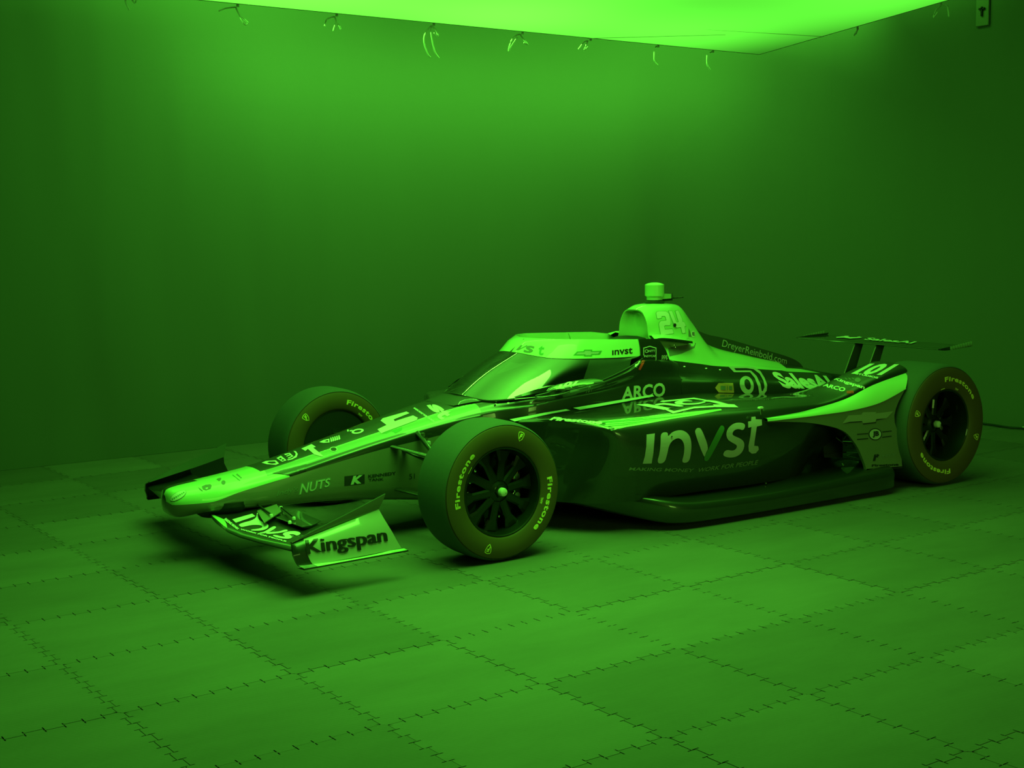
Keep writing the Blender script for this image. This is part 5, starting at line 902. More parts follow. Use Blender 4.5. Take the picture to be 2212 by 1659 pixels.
DEC.append(('sidepod',poly_shape([[(0.919,0.98),(0.842,0.992),(0.767,0.999),(0.693,1.0),(0.622,0.996),(0.553,0.986),(0.485,0.97),(0.42,0.949),(0.356,0.921),(0.294,0.887),(0.243,0.851),(0.203,0.813),(0.173,0.772),(0.153,0.728),(0.144,0.686),(0.144,0.645),(0.153,0.605),(0.173,0.567),(0.203,0.532),(0.243,0.5),(0.294,0.473),(0.356,0.449),(0.414,0.427),(0.468,0.408),(0.518,0.391),(0.564,0.376),(0.597,0.359),(0.616,0.34),(0.622,0.318),(0.614,0.294),(0.599,0.272),(0.576,0.252),(0.545,0.233),(0.506,0.216),(0.456,0.206),(0.395,0.202),(0.321,0.205),(0.236,0.215),(0.164,0.212),(0.103,0.198),(0.054,0.171),(0.017,0.133),(0.0,0.099),(0.004,0.071),(0.028,0.048),(0.073,0.03),(0.128,0.017),(0.192,0.007),(0.267,0.001),(0.352,0.0),(0.435,0.004),(0.516,0.014),(0.595,0.03),(0.672,0.052),(0.741,0.079),(0.8,0.112),(0.852,0.15),(0.894,0.193),(0.927,0.236),(0.95,0.28),(0.963,0.323),(0.967,0.367),(0.96,0.406),(0.943,0.441),(0.915,0.471),(0.877,0.498),(0.828,0.523),(0.771,0.546),(0.703,0.567),(0.626,0.586),(0.561,0.603),(0.509,0.619),(0.47,0.633),(0.443,0.645),(0.427,0.661),(0.423,0.682),(0.431,0.707),(0.45,0.735),(0.478,0.76),(0.515,0.781),(0.56,0.797),(0.614,0.809),(0.67,0.814),(0.728,0.813),(0.788,0.805),(0.85,0.791),(0.902,0.792),(0.944,0.809),(0.977,0.842),(1.0,0.89),(0.998,0.929),(0.971,0.959)]]),[(1.3755,-0.9482,0.3404),(1.5307,-0.9463,0.3234),(1.5321,-0.9436,0.5068),(1.3773,-0.9454,0.5214)],'sidevinyl',6,10,0.0015,(0.678,0.718,-0.156)))
DEC.append(('sidepod',poly_shape([[(0.242,0.991),(0.531,1.0),(0.546,0.926),(0.99,0.922),(1.0,0.765),(0.628,0.729),(0.483,0.376),(0.435,0.213),(0.725,0.204),(0.773,0.114),(0.556,0.014),(0.266,0.0),(0.048,0.069),(0.024,0.213),(0.169,0.485),(0.242,0.72),(0.014,0.698),(0.0,0.864),(0.217,0.879)]]),[(1.5446,-0.9548,0.3429),(1.6479,-0.9517,0.3315),(1.6757,-0.9216,0.5233),(1.572,-0.925,0.5331)],'sidevinyl',6,10,0.0015,(0.689,0.708,-0.152)))
DEC.append(('sidepod',poly_shape([[(0.819,0.989),(0.852,0.998),(0.883,1.0),(0.913,0.996),(0.942,0.987),(0.969,0.971),(0.988,0.952),(0.998,0.929),(1.0,0.902),(0.993,0.871),(0.944,0.801),(0.852,0.692),(0.718,0.542),(0.54,0.354),(0.399,0.207),(0.294,0.103),(0.225,0.041),(0.192,0.021),(0.159,0.008),(0.126,0.001),(0.093,0.0),(0.06,0.006),(0.034,0.016),(0.015,0.03),(0.004,0.05),(0.0,0.073),(0.008,0.103),(0.029,0.138),(0.062,0.179),(0.107,0.226),(0.178,0.304),(0.275,0.413),(0.398,0.552),(0.546,0.722),(0.666,0.851),(0.757,0.94)]]),[(1.2447,-0.9456,0.3355),(1.3876,-0.943,0.3195),(1.3856,-0.9443,0.5058),(1.2431,-0.947,0.5196)],'sidegreen',6,10,0.002,(0.667,0.728,-0.158)))
DEC.append(('sidepod',text_shape('MAKING MONEY',0.02,0.2),[(0.7842,-0.9044,0.3335),(1.186,-0.936,0.2828),(1.1832,-0.9426,0.3032),(0.7799,-0.9099,0.351)],'dimvinyl',12,3,0.0015,(0.637,0.75,-0.177)))
DEC.append(('sidepod',text_shape('WORK FOR PEOPLE',0.02,0.2),[(1.2226,-0.9232,0.2768),(1.6607,-0.9096,0.2673),(1.6542,-0.9196,0.2944),(1.2214,-0.9316,0.2998)],'dimvinyl',12,3,0.0015,(0.673,0.719,-0.174)))
DEC.append(('sidepod',text_shape('101',0.05,0),[(2.6431,-0.6629,0.6588),(2.6934,-0.8456,0.6614),(2.9039,-0.801,0.7085),(2.8454,-0.6316,0.7036)],'vinyl',10,6,0.0015,(0.751,0.652,-0.104)))
DEC.append(('sidepod',text_shape('STUDIOS',0.05,0),[(2.6262,-0.7131,0.6617),(2.6625,-0.8482,0.6438),(2.6855,-0.8343,0.6516),(2.6485,-0.7038,0.6684)],'vinyl',8,2,0.0015,(0.747,0.656,-0.109)))
DEC.append(('sidepod',text_shape('Kingspan',0.04,0),[(2.4766,-0.6794,0.636),(2.5569,-0.8399,0.5857),(2.5922,-0.8187,0.6072),(2.5069,-0.673,0.6489)],'vinyl',10,3,0.0015,(0.739,0.664,-0.115)))
DEC.append(('sidepod',text_shape('ARCO',0.04,0),[(2.5303,-0.5505,0.5857),(2.4082,-0.8259,0.5857),(2.4717,-0.7871,0.6007),(2.5755,-0.5276,0.5971)],'vinyl',8,3,0.0015,(0.731,0.672,-0.118)))
DEC.append(('sidepod',poly_shape([[(1.0,0.5),(0.98,0.358),(0.921,0.227),(0.827,0.118),(0.708,0.041),(0.571,0.0),(0.429,0.0),(0.292,0.041),(0.173,0.118),(0.079,0.227),(0.02,0.358),(0.0,0.5),(0.02,0.642),(0.079,0.773),(0.173,0.882),(0.292,0.959),(0.429,1.0),(0.571,1.0),(0.708,0.959),(0.827,0.882),(0.921,0.773),(0.98,0.642)]]),[(2.5396,-0.7875,0.6283),(2.5517,-0.8211,0.6303),(2.6023,-0.7757,0.6486),(2.5904,-0.7417,0.6467)],'midink',3,3,0.0015,(0.743,0.66,-0.112)))
DEC.append(('sidepod',poly_shape([[(0.0,0.95),(1.0,1.0),(1.0,0.075),(0.0,0.0)]]),[(2.4045,-0.8504,0.5802),(2.4351,-0.8726,0.5798),(2.4557,-0.8538,0.5926),(2.425,-0.8316,0.593)],'red',2,2,0.0015,(0.738,0.663,-0.121)))
DEC.append(('sidepod',poly_shape([[(0.0,0.897),(0.333,1.0),(1.0,0.138),(0.667,0.0)]]),[(2.5537,-0.6982,0.6335),(2.5547,-0.7215,0.6354),(2.582,-0.6967,0.6432),(2.581,-0.6732,0.6414)],'midink',2,2,0.0015,(0.737,0.666,-0.112)))
DEC.append(('sidepod',poly_shape([[(0.0,0.897),(0.333,1.0),(1.0,0.138),(0.667,0.0)]]),[(2.5563,-0.7227,0.6354),(2.5598,-0.7436,0.6369),(2.585,-0.7208,0.645),(2.5815,-0.6998,0.6435)],'midink',2,2,0.0015,(0.739,0.664,-0.111)))
DEC.append(('sidepod',poly_shape([[(0.0,0.897),(0.333,1.0),(1.0,0.138),(0.667,0.0)]]),[(2.5607,-0.7455,0.637),(2.5659,-0.7649,0.6382),(2.5904,-0.7428,0.6465),(2.5853,-0.7233,0.6452)],'midink',2,2,0.0015,(0.741,0.663,-0.111)))
DEC.append(('wheel_ramp',poly_shape([[(0.0,0.0),(0.116,0.66),(0.364,0.724),(0.395,0.917),(0.659,0.936),(0.643,0.821),(1.0,1.0),(0.86,0.436),(0.659,0.372),(0.643,0.147),(0.395,0.038),(0.38,0.212),(0.147,0.147)]]),[(2.2625,-0.948,0.4344),(2.6854,-0.948,0.3948),(2.6836,-0.948,0.4664),(2.2612,-0.948,0.5037)],'bow',3,3,0.0015,(0.745,0.653,-0.138)))
DEC.append(('wheel_ramp',poly_shape([[(0.0,0.0),(0.385,0.706),(0.992,1.0),(1.0,0.706),(0.425,0.412)]]),[(2.2625,-0.948,0.4326),(2.4214,-0.948,0.4177),(2.421,-0.948,0.433),(2.2622,-0.948,0.4478)],'ink',2,1,0.002,(0.737,0.66,-0.142)))
DEC.append(('wheel_ramp',poly_shape([[(0.0,0.132),(0.54,0.368),(0.567,0.855),(1.0,1.0),(0.567,0.658),(0.553,0.237),(0.033,0.0)]]),[(2.4267,-0.948,0.4136),(2.625,-0.948,0.395),(2.6241,-0.948,0.4297),(2.4259,-0.948,0.4479)],'ink',2,1,0.002,(0.748,0.649,-0.141)))
DEC.append(('wheel_ramp',poly_shape([[(1.0,0.5),(0.98,0.358),(0.921,0.227),(0.827,0.118),(0.708,0.041),(0.571,0.0),(0.429,0.0),(0.292,0.041),(0.173,0.118),(0.079,0.227),(0.02,0.358),(0.0,0.5),(0.02,0.642),(0.079,0.773),(0.173,0.882),(0.292,0.959),(0.429,1.0),(0.571,1.0),(0.708,0.959),(0.827,0.882),(0.921,0.773),(0.98,0.642)],[(0.94,0.5),(0.923,0.376),(0.871,0.263),(0.788,0.168),(0.683,0.101),(0.563,0.066),(0.437,0.066),(0.317,0.101),(0.212,0.168),(0.129,0.263),(0.077,0.376),(0.06,0.5),(0.077,0.624),(0.129,0.737),(0.212,0.832),(0.317,0.899),(0.437,0.934),(0.563,0.934),(0.683,0.899),(0.788,0.832),(0.871,0.737),(0.923,0.624)]]),[(2.4783,-0.948,0.3196),(2.5897,-0.948,0.3084),(2.588,-0.948,0.3772),(2.4768,-0.948,0.3878)],'ink',3,3,0.0015,(0.747,0.648,-0.15)))
DEC.append(('wheel_ramp',poly_shape([[(1.0,0.5),(0.98,0.358),(0.921,0.227),(0.827,0.118),(0.708,0.041),(0.571,0.0),(0.429,0.0),(0.292,0.041),(0.173,0.118),(0.079,0.227),(0.02,0.358),(0.0,0.5),(0.02,0.642),(0.079,0.773),(0.173,0.882),(0.292,0.959),(0.429,1.0),(0.571,1.0),(0.708,0.959),(0.827,0.882),(0.921,0.773),(0.98,0.642)]]),[(2.4855,-0.948,0.3238),(2.5822,-0.948,0.3142),(2.5808,-0.948,0.3729),(2.4842,-0.948,0.3822)],'silver',3,3,0.0015,(0.747,0.648,-0.15)))
DEC.append(('wheel_ramp',text_shape('JB',0.05,0),[(2.5103,-0.948,0.331),(2.5633,-0.948,0.328),(2.5624,-0.948,0.3645),(2.5095,-0.948,0.3674)],'ink',2,2,0.003,(0.747,0.647,-0.15)))
DEC.append(('wheel_ramp',poly_shape([[(0.0,0.545),(1.0,1.0),(1.0,0.455),(0.0,0.0)]]),[(2.3837,-0.948,0.3594),(2.4737,-0.948,0.3505),(2.4735,-0.948,0.3605),(2.3835,-0.948,0.3693)],'ink',1,1,0.0015,(0.741,0.654,-0.15)))
DEC.append(('wheel_ramp',poly_shape([[(0.0,0.5),(1.0,1.0),(1.0,0.5),(0.0,0.0)]]),[(2.3843,-0.948,0.3305),(2.4744,-0.948,0.3215),(2.4741,-0.948,0.3324),(2.3841,-0.948,0.3414)],'ink',1,1,0.0015,(0.741,0.654,-0.154)))
DEC.append(('wheel_ramp',poly_shape([[(0.0,0.48),(1.0,1.0),(1.0,0.52),(0.0,0.0)]]),[(2.5913,-0.948,0.3526),(2.6699,-0.948,0.345),(2.6696,-0.948,0.3565),(2.591,-0.948,0.364)],'ink',1,1,0.0015,(0.752,0.642,-0.148)))
DEC.append(('wheel_ramp',poly_shape([[(0.0,0.444),(1.0,1.0),(1.0,0.556),(0.0,0.0)]]),[(2.592,-0.948,0.322),(2.6707,-0.948,0.3142),(2.6703,-0.948,0.3266),(2.5917,-0.948,0.3343)],'ink',1,1,0.0015,(0.752,0.641,-0.152)))
DEC.append(('wheel_ramp',text_shape('r',0.08,0),[(2.5167,-0.948,0.1963),(2.5565,-0.948,0.1942),(2.5722,-0.948,0.2314),(2.529,-0.948,0.2337)],'ink',1,1,0.0015,(0.746,0.645,-0.166)))
DEC.append(('wheel_ramp',text_shape('NTT',0.04,0),[(2.5961,-0.948,0.2068),(2.7093,-0.948,0.2052),(2.709,-0.948,0.2191),(2.5957,-0.948,0.2252)],'midink',2,1,0.0015,(0.752,0.639,-0.164)))
DEC.append(('wheel_ramp',text_shape('Firestone',0.04,0),[(2.5075,-0.948,0.1654),(2.7361,-0.948,0.1454),(2.7322,-0.948,0.1625),(2.5105,-0.948,0.1778)],'ink',4,1,0.0015,(0.749,0.64,-0.171)))
DEC.append(('screen_band',poly_shape([[(0.0,0.0),(0.39,0.904),(0.557,1.0),(0.367,0.298),(0.938,0.936),(1.0,0.872),(0.248,0.053)]]),[(0.7112,-0.0333,0.8778),(0.7298,-0.1177,0.8823),(0.7523,-0.0858,0.9072),(0.7338,-0.0008,0.9029)],'midink',8,4,0.0015,(0.564,0.821,-0.088)))
DEC.append(('screen_band',text_shape('s',0.02,0),[(0.7161,-0.0936,0.871),(0.7359,-0.1489,0.869),(0.768,-0.1368,0.9028),(0.7484,-0.083,0.9045)],'midink',5,4,0.0015,(0.569,0.818,-0.09)))
DEC.append(('screen_band',text_shape('t',0.02,0),[(0.7478,-0.1811,0.86),(0.7666,-0.2085,0.8598),(0.7989,-0.1832,0.9063),(0.7809,-0.156,0.9072)],'green',4,4,0.0015,(0.576,0.813,-0.091)))
DEC.append(('screen_band',poly_shape([[(0.0,0.113),(0.134,0.71),(0.35,0.758),(0.386,1.0),(0.657,1.0),(0.65,0.79),(1.0,0.839),(0.91,0.274),(0.657,0.226),(0.639,0.0),(0.368,0.0),(0.386,0.161)],[(0.097,0.274),(0.17,0.581),(0.375,0.629),(0.404,0.839),(0.614,0.839),(0.606,0.645),(0.91,0.694),(0.859,0.387),(0.621,0.355),(0.606,0.145),(0.412,0.145),(0.426,0.29)]]),[(0.8948,-0.3033,0.8524),(1.0616,-0.3397,0.844),(1.0704,-0.3287,0.8777),(0.9033,-0.2924,0.8858)],'green',5,3,0.0015,(0.603,0.792,-0.093)))
DEC.append(('screen_band',poly_shape([[(0.0,0.186),(0.089,0.628),(0.342,0.698),(0.378,1.0),(0.636,1.0),(0.627,0.721),(1.0,0.791),(0.938,0.349),(0.644,0.302),(0.627,0.0),(0.387,0.0),(0.404,0.209)]]),[(0.9115,-0.3061,0.8565),(1.0478,-0.3347,0.8496),(1.0538,-0.3271,0.873),(0.9174,-0.2986,0.8797)],'silver',5,3,0.001,(0.603,0.792,-0.093)))
DEC.append(('screen_band',text_shape('ınvst',0.02,0),[(1.127,-0.3428,0.8456),(1.2597,-0.3535,0.8463),(1.2671,-0.3447,0.879),(1.134,-0.3343,0.8769)],'ink',5,2,0.0015,(0.623,0.777,-0.092)))
DEC.append(('rear_surround',poly_shape([[(0.0,0.9),(0.5,1.0),(1.0,0.9),(1.0,0.218),(0.5,0.0),(0.0,0.218)],[(0.067,0.864),(0.5,0.95),(0.933,0.864),(0.933,0.241),(0.5,0.055),(0.067,0.241)]]),[(1.3063,-0.388,0.7822),(1.4025,-0.3847,0.7753),(1.4325,-0.3495,0.8777),(1.3356,-0.3531,0.8839)],'silver',3,4,0.0015,(0.638,0.764,-0.095)))
DEC.append(('rear_surround',text_shape('NTT',0.04,0),[(1.3635,-0.3643,0.8481),(1.4114,-0.3632,0.8464),(1.4131,-0.3612,0.8583),(1.3653,-0.3623,0.8599)],'silver',2,1,0.0015,(0.639,0.763,-0.092)))
DEC.append(('rear_surround',poly_shape([[(1.0,0.5),(0.98,0.358),(0.921,0.227),(0.827,0.118),(0.708,0.041),(0.571,0.0),(0.429,0.0),(0.292,0.041),(0.173,0.118),(0.079,0.227),(0.02,0.358),(0.0,0.5),(0.02,0.642),(0.079,0.773),(0.173,0.882),(0.292,0.959),(0.429,1.0),(0.571,1.0),(0.708,0.959),(0.827,0.882),(0.921,0.773),(0.98,0.642)],[(0.8,0.5),(0.788,0.415),(0.752,0.336),(0.696,0.271),(0.625,0.224),(0.543,0.2),(0.457,0.2),(0.375,0.224),(0.304,0.271),(0.248,0.336),(0.212,0.415),(0.2,0.5),(0.212,0.585),(0.248,0.664),(0.304,0.729),(0.375,0.776),(0.457,0.8),(0.543,0.8),(0.625,0.776),(0.696,0.729),(0.752,0.664),(0.788,0.585)]]),[(1.337,-0.3647,0.846),(1.3623,-0.3643,0.8444),(1.365,-0.3611,0.8631),(1.3397,-0.3616,0.8647)],'silver',1,1,0.0015,(0.636,0.766,-0.092)))
DEC.append(('rear_surround',text_shape('INDYCAR',0.04,0.2),[(1.3261,-0.3688,0.8228),(1.4163,-0.367,0.8182),(1.418,-0.365,0.8301),(1.3278,-0.3668,0.8346)],'silver',3,1,0.0015,(0.638,0.764,-0.096)))
DEC.append(('rear_surround',poly_shape([[(0.059,0.833),(1.0,1.0),(0.941,0.167),(0.0,0.0)]]),[(1.357,-0.3704,0.8006),(1.3786,-0.37,0.7991),(1.3794,-0.3691,0.8048),(1.3578,-0.3694,0.8062)],'silver',1,1,0.0015,(0.638,0.764,-0.099)))
DEC.append(('rear_surround',poly_shape([[(0.297,1.0),(1.0,1.0),(0.23,0.0),(0.0,0.033)]]),[(1.2545,-0.38,0.7737),(1.3096,-0.3791,0.7697),(1.3168,-0.3706,0.8203),(1.2617,-0.3716,0.824)],'vinyl',2,3,0.0015,(0.631,0.769,-0.1)))
DEC.append(('monocoque',poly_shape([[(0.0,0.978),(1.0,1.0),(0.16,0.0)]]),[(1.4433,-0.0946,0.7491),(1.4898,-0.1079,0.7469),(1.6707,0.1127,0.7734),(1.6221,0.126,0.7757)],'vinyl',2,3,0.0015,(0.628,0.772,-0.099)))
DEC.append(('monocoque',poly_shape([[(0.297,1.0),(1.0,1.0),(0.23,0.0),(0.0,0.033)]]),[(1.2359,-0.4028,0.7767),(1.268,-0.4295,0.7765),(1.3141,-0.3739,0.8207),(1.2818,-0.347,0.8209)],'vinyl',2,3,0.0015,(0.631,0.769,-0.1)))
DEC.append(('monocoque',poly_shape([[(0.0,0.18),(0.674,0.96),(0.907,1.0),(1.0,0.86),(0.384,0.0)]]),[(1.3584,-0.2198,0.7599),(1.3934,-0.2558,0.7602),(1.5242,-0.0972,0.799),(1.4884,-0.0601,0.7987)],'red',2,3,0.002,(0.63,0.77,-0.099)))
DEC.append(('monocoque',poly_shape([[(0.0,0.075),(0.606,1.0),(1.0,0.935),(0.273,0.0)]]),[(1.2501,-0.4139,0.7612),(1.2995,-0.4126,0.7576),(1.3211,-0.3868,0.8074),(1.2714,-0.3882,0.8108)],'red',2,3,0.002,(0.633,0.767,-0.102)))
DEC.append(('engine_cover',text_shape('ppg',0.04,0),[(1.882,0.1368,0.7332),(1.9222,0.1273,0.7338),(1.907,0.112,0.7651),(1.8699,0.1208,0.7642)],'silver',2,2,0.0015,(0.646,0.757,-0.097)))
DEC.append(('rear_surround',text_shape('ppg',0.04,0),[(1.46,-0.36,0.7977),(1.5118,-0.3516,0.7961),(1.511,-0.3503,0.823),(1.4629,-0.3582,0.8242)],'silver',2,2,0.0015,(0.646,0.757,-0.097)))
DEC.append(('front_wing',poly_shape([[(0.0,1.0),(0.184,0.902),(0.816,0.557),(0.947,0.295),(1.0,0.0),(0.816,0.131),(0.421,0.557)]]),[(-1.1549,-0.2512,0.1931),(-1.0922,-0.324,0.1974),(-1.0098,-0.1273,0.2247),(-1.0742,-0.0513,0.2204)],'white',8,8,0.001,(0.36,0.91,-0.205)))
DEC.append(('front_wing',poly_shape([[(0.0,0.361),(0.859,1.0),(1.0,0.722),(0.152,0.0)]]),[(-1.0435,-0.2662,0.204),(-0.9561,-0.3279,0.2029),(-0.8998,-0.2,0.2164),(-0.989,-0.1368,0.2176)],'vinyl',8,8,0.002,(0.377,0.903,-0.205)))
DEC.append(('front_wing',poly_shape([[(0.194,0.457),(0.347,0.52),(0.464,0.592),(0.544,0.672),(0.589,0.761),(0.597,0.859),(0.606,0.931),(0.616,0.978),(0.626,1.0),(0.637,0.997),(0.644,0.972),(0.65,0.927),(0.652,0.86),(0.652,0.773),(0.659,0.699),(0.672,0.638),(0.691,0.59),(0.716,0.555),(0.746,0.524),(0.781,0.498),(0.821,0.476),(0.866,0.459),(0.904,0.436),(0.937,0.408),(0.963,0.375),(0.983,0.337),(0.996,0.298),(1.0,0.257),(0.996,0.216),(0.984,0.175),(0.963,0.136),(0.931,0.101),(0.89,0.07),(0.839,0.042),(0.781,0.021),(0.715,0.007),(0.642,0.0),(0.561,0.0),(0.498,0.003),(0.451,0.01),(0.421,0.021),(0.408,0.035),(0.415,0.048),(0.44,0.06),(0.485,0.072),(0.548,0.082),(0.606,0.094),(0.657,0.108),(0.701,0.124),(0.739,0.141),(0.768,0.161),(0.786,0.184),(0.794,0.209),(0.791,0.237),(0.779,0.261),(0.755,0.28),(0.721,0.295),(0.677,0.305),(0.631,0.312),(0.583,0.316),(0.534,0.316),(0.483,0.312),(0.426,0.303),(0.365,0.287),(0.298,0.265),(0.226,0.237),(0.168,0.217),(0.125,0.205),(0.095,0.201),(0.081,0.204),(0.064,0.216),(0.045,0.237),(0.023,0.267),(0.0,0.305),(0.021,0.35),(0.085,0.401)]]),[(-1.0647,-0.3916,0.1917),(-0.9593,-0.4793,0.1927),(-0.8445,-0.2247,0.2176),(-0.9542,-0.1325,0.2166)],'vinyl',8,8,0.002,(0.383,0.9,-0.208)))
DEC.append(('front_wing',poly_shape([[(0.886,1.0),(0.932,0.991),(0.966,0.969),(0.989,0.934),(1.0,0.886),(1.0,0.825),(0.97,0.74),(0.909,0.631),(0.817,0.498),(0.696,0.341),(0.576,0.214),(0.458,0.118),(0.342,0.052),(0.228,0.017),(0.137,0.0),(0.068,0.0),(0.023,0.017),(0.0,0.052),(0.002,0.083),(0.029,0.109),(0.08,0.131),(0.156,0.148),(0.247,0.214),(0.354,0.328),(0.475,0.489),(0.612,0.699),(0.726,0.854),(0.817,0.954)]]),[(-1.0115,-0.4988,0.1908),(-0.9592,-0.5606,0.1946),(-0.9055,-0.4426,0.1992),(-0.9587,-0.3791,0.1953)],'vinyl',8,8,0.002,(0.392,0.895,-0.214)))
DEC.append(('front_wing',poly_shape([[(0.218,0.432),(0.37,0.46),(0.501,0.514),(0.611,0.594),(0.702,0.698),(0.771,0.827),(0.832,0.921),(0.883,0.978),(0.924,1.0),(0.956,0.986),(0.98,0.953),(0.994,0.903),(1.0,0.835),(0.997,0.748),(0.97,0.655),(0.919,0.554),(0.844,0.446),(0.745,0.331),(0.635,0.23),(0.512,0.144),(0.378,0.072),(0.233,0.014),(0.122,0.0),(0.047,0.029),(0.006,0.101),(0.0,0.216),(0.033,0.309),(0.106,0.381)]]),[(-0.9931,-0.5297,0.1918),(-0.9281,-0.6166,0.1984),(-0.8951,-0.5456,0.2009),(-0.9607,-0.4571,0.1943)],'vinyl',8,8,0.002,(0.397,0.892,-0.216)))
DEC.append(('front_wing',poly_shape([[(0.384,0.718),(0.42,0.801),(0.466,0.869),(0.521,0.923),(0.584,0.963),(0.658,0.988),(0.724,1.0),(0.783,1.0),(0.836,0.988),(0.881,0.963),(0.92,0.927),(0.952,0.882),(0.977,0.826),(0.995,0.759),(1.0,0.691),(0.991,0.62),(0.968,0.548),(0.932,0.473),(0.897,0.432),(0.865,0.423),(0.836,0.448),(0.808,0.506),(0.775,0.55),(0.736,0.579),(0.692,0.593),(0.642,0.593),(0.611,0.581),(0.599,0.556),(0.607,0.519),(0.635,0.469),(0.656,0.415),(0.672,0.357),(0.683,0.295),(0.687,0.228),(0.684,0.169),(0.672,0.118),(0.653,0.074),(0.626,0.037),(0.589,0.013),(0.543,0.0),(0.489,0.0),(0.425,0.012),(0.361,0.033),(0.297,0.063),(0.233,0.104),(0.169,0.154),(0.115,0.207),(0.07,0.266),(0.035,0.328),(0.01,0.394),(0.0,0.444),(0.005,0.477),(0.024,0.494),(0.058,0.494),(0.098,0.479),(0.142,0.45),(0.192,0.407),(0.247,0.349),(0.297,0.305),(0.342,0.276),(0.384,0.261),(0.42,0.261),(0.438,0.282),(0.438,0.324),(0.42,0.386),(0.384,0.469),(0.365,0.552),(0.365,0.635)]]),[(-1.0077,-0.6354,0.1914),(-0.9291,-0.7498,0.2012),(-0.8705,-0.6267,0.2047),(-0.9504,-0.5087,0.1947)],'vinyl',8,8,0.002,(0.403,0.889,-0.218)))
DEC.append(('front_wing',text_shape('MAKING MONEY',0.05,0),[(-1.0617,-0.2067,0.2099),(-1.0679,-0.3873,0.1932),(-1.054,-0.3707,0.1953),(-1.041,-0.1897,0.2123)],'vinyl',8,3,0.003,(0.369,0.906,-0.209)))
DEC.append(('front_wing',text_shape('WORK FOR PEOPLE',0.05,0),[(-1.0606,-0.3934,0.1956),(-0.9929,-0.7389,0.193),(-0.9831,-0.7228,0.1938),(-1.0489,-0.3784,0.1964)],'vinyl',10,3,0.003,(0.388,0.895,-0.218)))
DEC.append(('end_plate',text_shape('Kingspan',0.0,0),[(-0.9875,-0.934,0.1593),(-0.6105,-0.9449,0.1637),(-0.6057,-0.9183,0.237),(-0.9837,-0.9079,0.2309)],'ink',16,14,0.0025,(0.44,0.869,-0.226)))
DEC.append(('end_plate',text_shape('Kingspan',0.0,0),[(-0.985,-0.9342,0.159),(-0.6078,-0.9452,0.1633),(-0.603,-0.9185,0.2366),(-0.9812,-0.9082,0.2306)],'ink',16,14,0.0028,(0.441,0.869,-0.226)))
DEC.append(('end_plate',text_shape('Kingspan',0.0,0),[(-0.9824,-0.9345,0.1587),(-0.6051,-0.9455,0.163),(-0.6003,-0.9188,0.2363),(-0.9786,-0.9084,0.2303)],'ink',16,14,0.0031,(0.441,0.869,-0.226)))
DEC.append(('end_plate',text_shape('Kingspan',0.0,0),[(-0.9799,-0.9348,0.1583),(-0.6024,-0.9458,0.1626),(-0.5975,-0.9191,0.236),(-0.9761,-0.9087,0.23)],'ink',16,14,0.0034000000000000002,(0.441,0.868,-0.226)))
DEC.append(('rear_wing',poly_shape([[(0.0,0.4),(0.264,0.6),(0.486,1.0),(0.819,1.0),(1.0,0.64),(0.847,0.2),(0.486,0.0),(0.264,0.24),(0.014,0.2)],[(0.486,0.76),(0.764,0.76),(0.847,0.6),(0.708,0.36),(0.486,0.36),(0.403,0.56)]]),[(3.5946,0.325,0.7481),(3.715,0.1795,0.7498),(3.9367,0.3754,0.7529),(3.8139,0.5267,0.7512)],'vinyl',12,10,0.004,(0.741,0.666,-0.082)))
DEC.append(('rear_wing',text_shape('SalesAI',0.03,0),[(3.658,0.1429,0.7488),(3.6474,-0.2696,0.7486),(3.7655,-0.2203,0.7509),(3.7893,0.2066,0.7514)],'vinyl',14,8,0.004,(0.759,0.646,-0.084)))
DEC.append(('spine_fin',text_shape('DreyerReinbold.com',0.0,0),[(2.2335,-0.006,0.7903),(2.7854,-0.006,0.6404),(2.7909,-0.006,0.6971),(2.2484,-0.006,0.8442)],'silver',4,1,0.0015,(0.694,0.714,-0.094)))
DEC.append(('mirror',text_shape('101',0.05,0),[(0.5849,-0.5866,0.7253),(0.6832,-0.6005,0.7401),(0.7242,-0.5788,0.7554),(0.6378,-0.5415,0.7508)],'vinyl',4,3,0.002,(0.59,0.799,-0.116)))
DEC.append(('mirror',poly_shape([[(0.0,0.042),(0.141,0.486),(0.682,0.875),(1.0,1.0),(1.0,0.875),(0.612,0.347),(0.259,0.0)]]),[(0.5463,-0.568,0.7229),(0.7659,-0.649,0.7128),(0.7871,-0.6217,0.7474),(0.5665,-0.5407,0.7572)],'white',6,4,0.001,(0.592,0.798,-0.117)))
DEC.append(('engine_cover',poly_shape([[(0.0,1.0),(0.463,0.773),(1.0,0.0),(0.122,0.273),(0.0,0.455)]]),[(2.5817,-0.1737,0.6292),(3.0408,-0.0535,0.5861),(3.1217,0.0228,0.6071),(2.6539,-0.102,0.6498)],'white',8,3,0.0012,(0.716,0.69,-0.106)))
DEC.append(('engine_cover',poly_shape([[(0.0,0.621),(1.0,1.0),(0.95,0.621),(0.483,0.207),(0.05,0.0)]]),[(1.5859,-0.269,0.8035),(1.826,-0.233,0.7852),(1.9012,-0.1486,0.8529),(1.6565,-0.1868,0.87)],'midink',4,3,0.001,(0.656,0.749,-0.091)))  # shade under the side duct lip, painted on the cover
DEC.append(('front_wing',poly_shape([[(0.0,0.61),(0.843,1.0),(1.0,0.61),(0.888,0.441),(0.348,0.0),(0.011,0.441)]]),[(-0.9344,-0.3096,0.2039),(-0.861,-0.3951,0.2088),(-0.7726,-0.2039,0.2356),(-0.8478,-0.1147,0.2307)],'panel',6,6,0.001,(0.394,0.896,-0.203)))
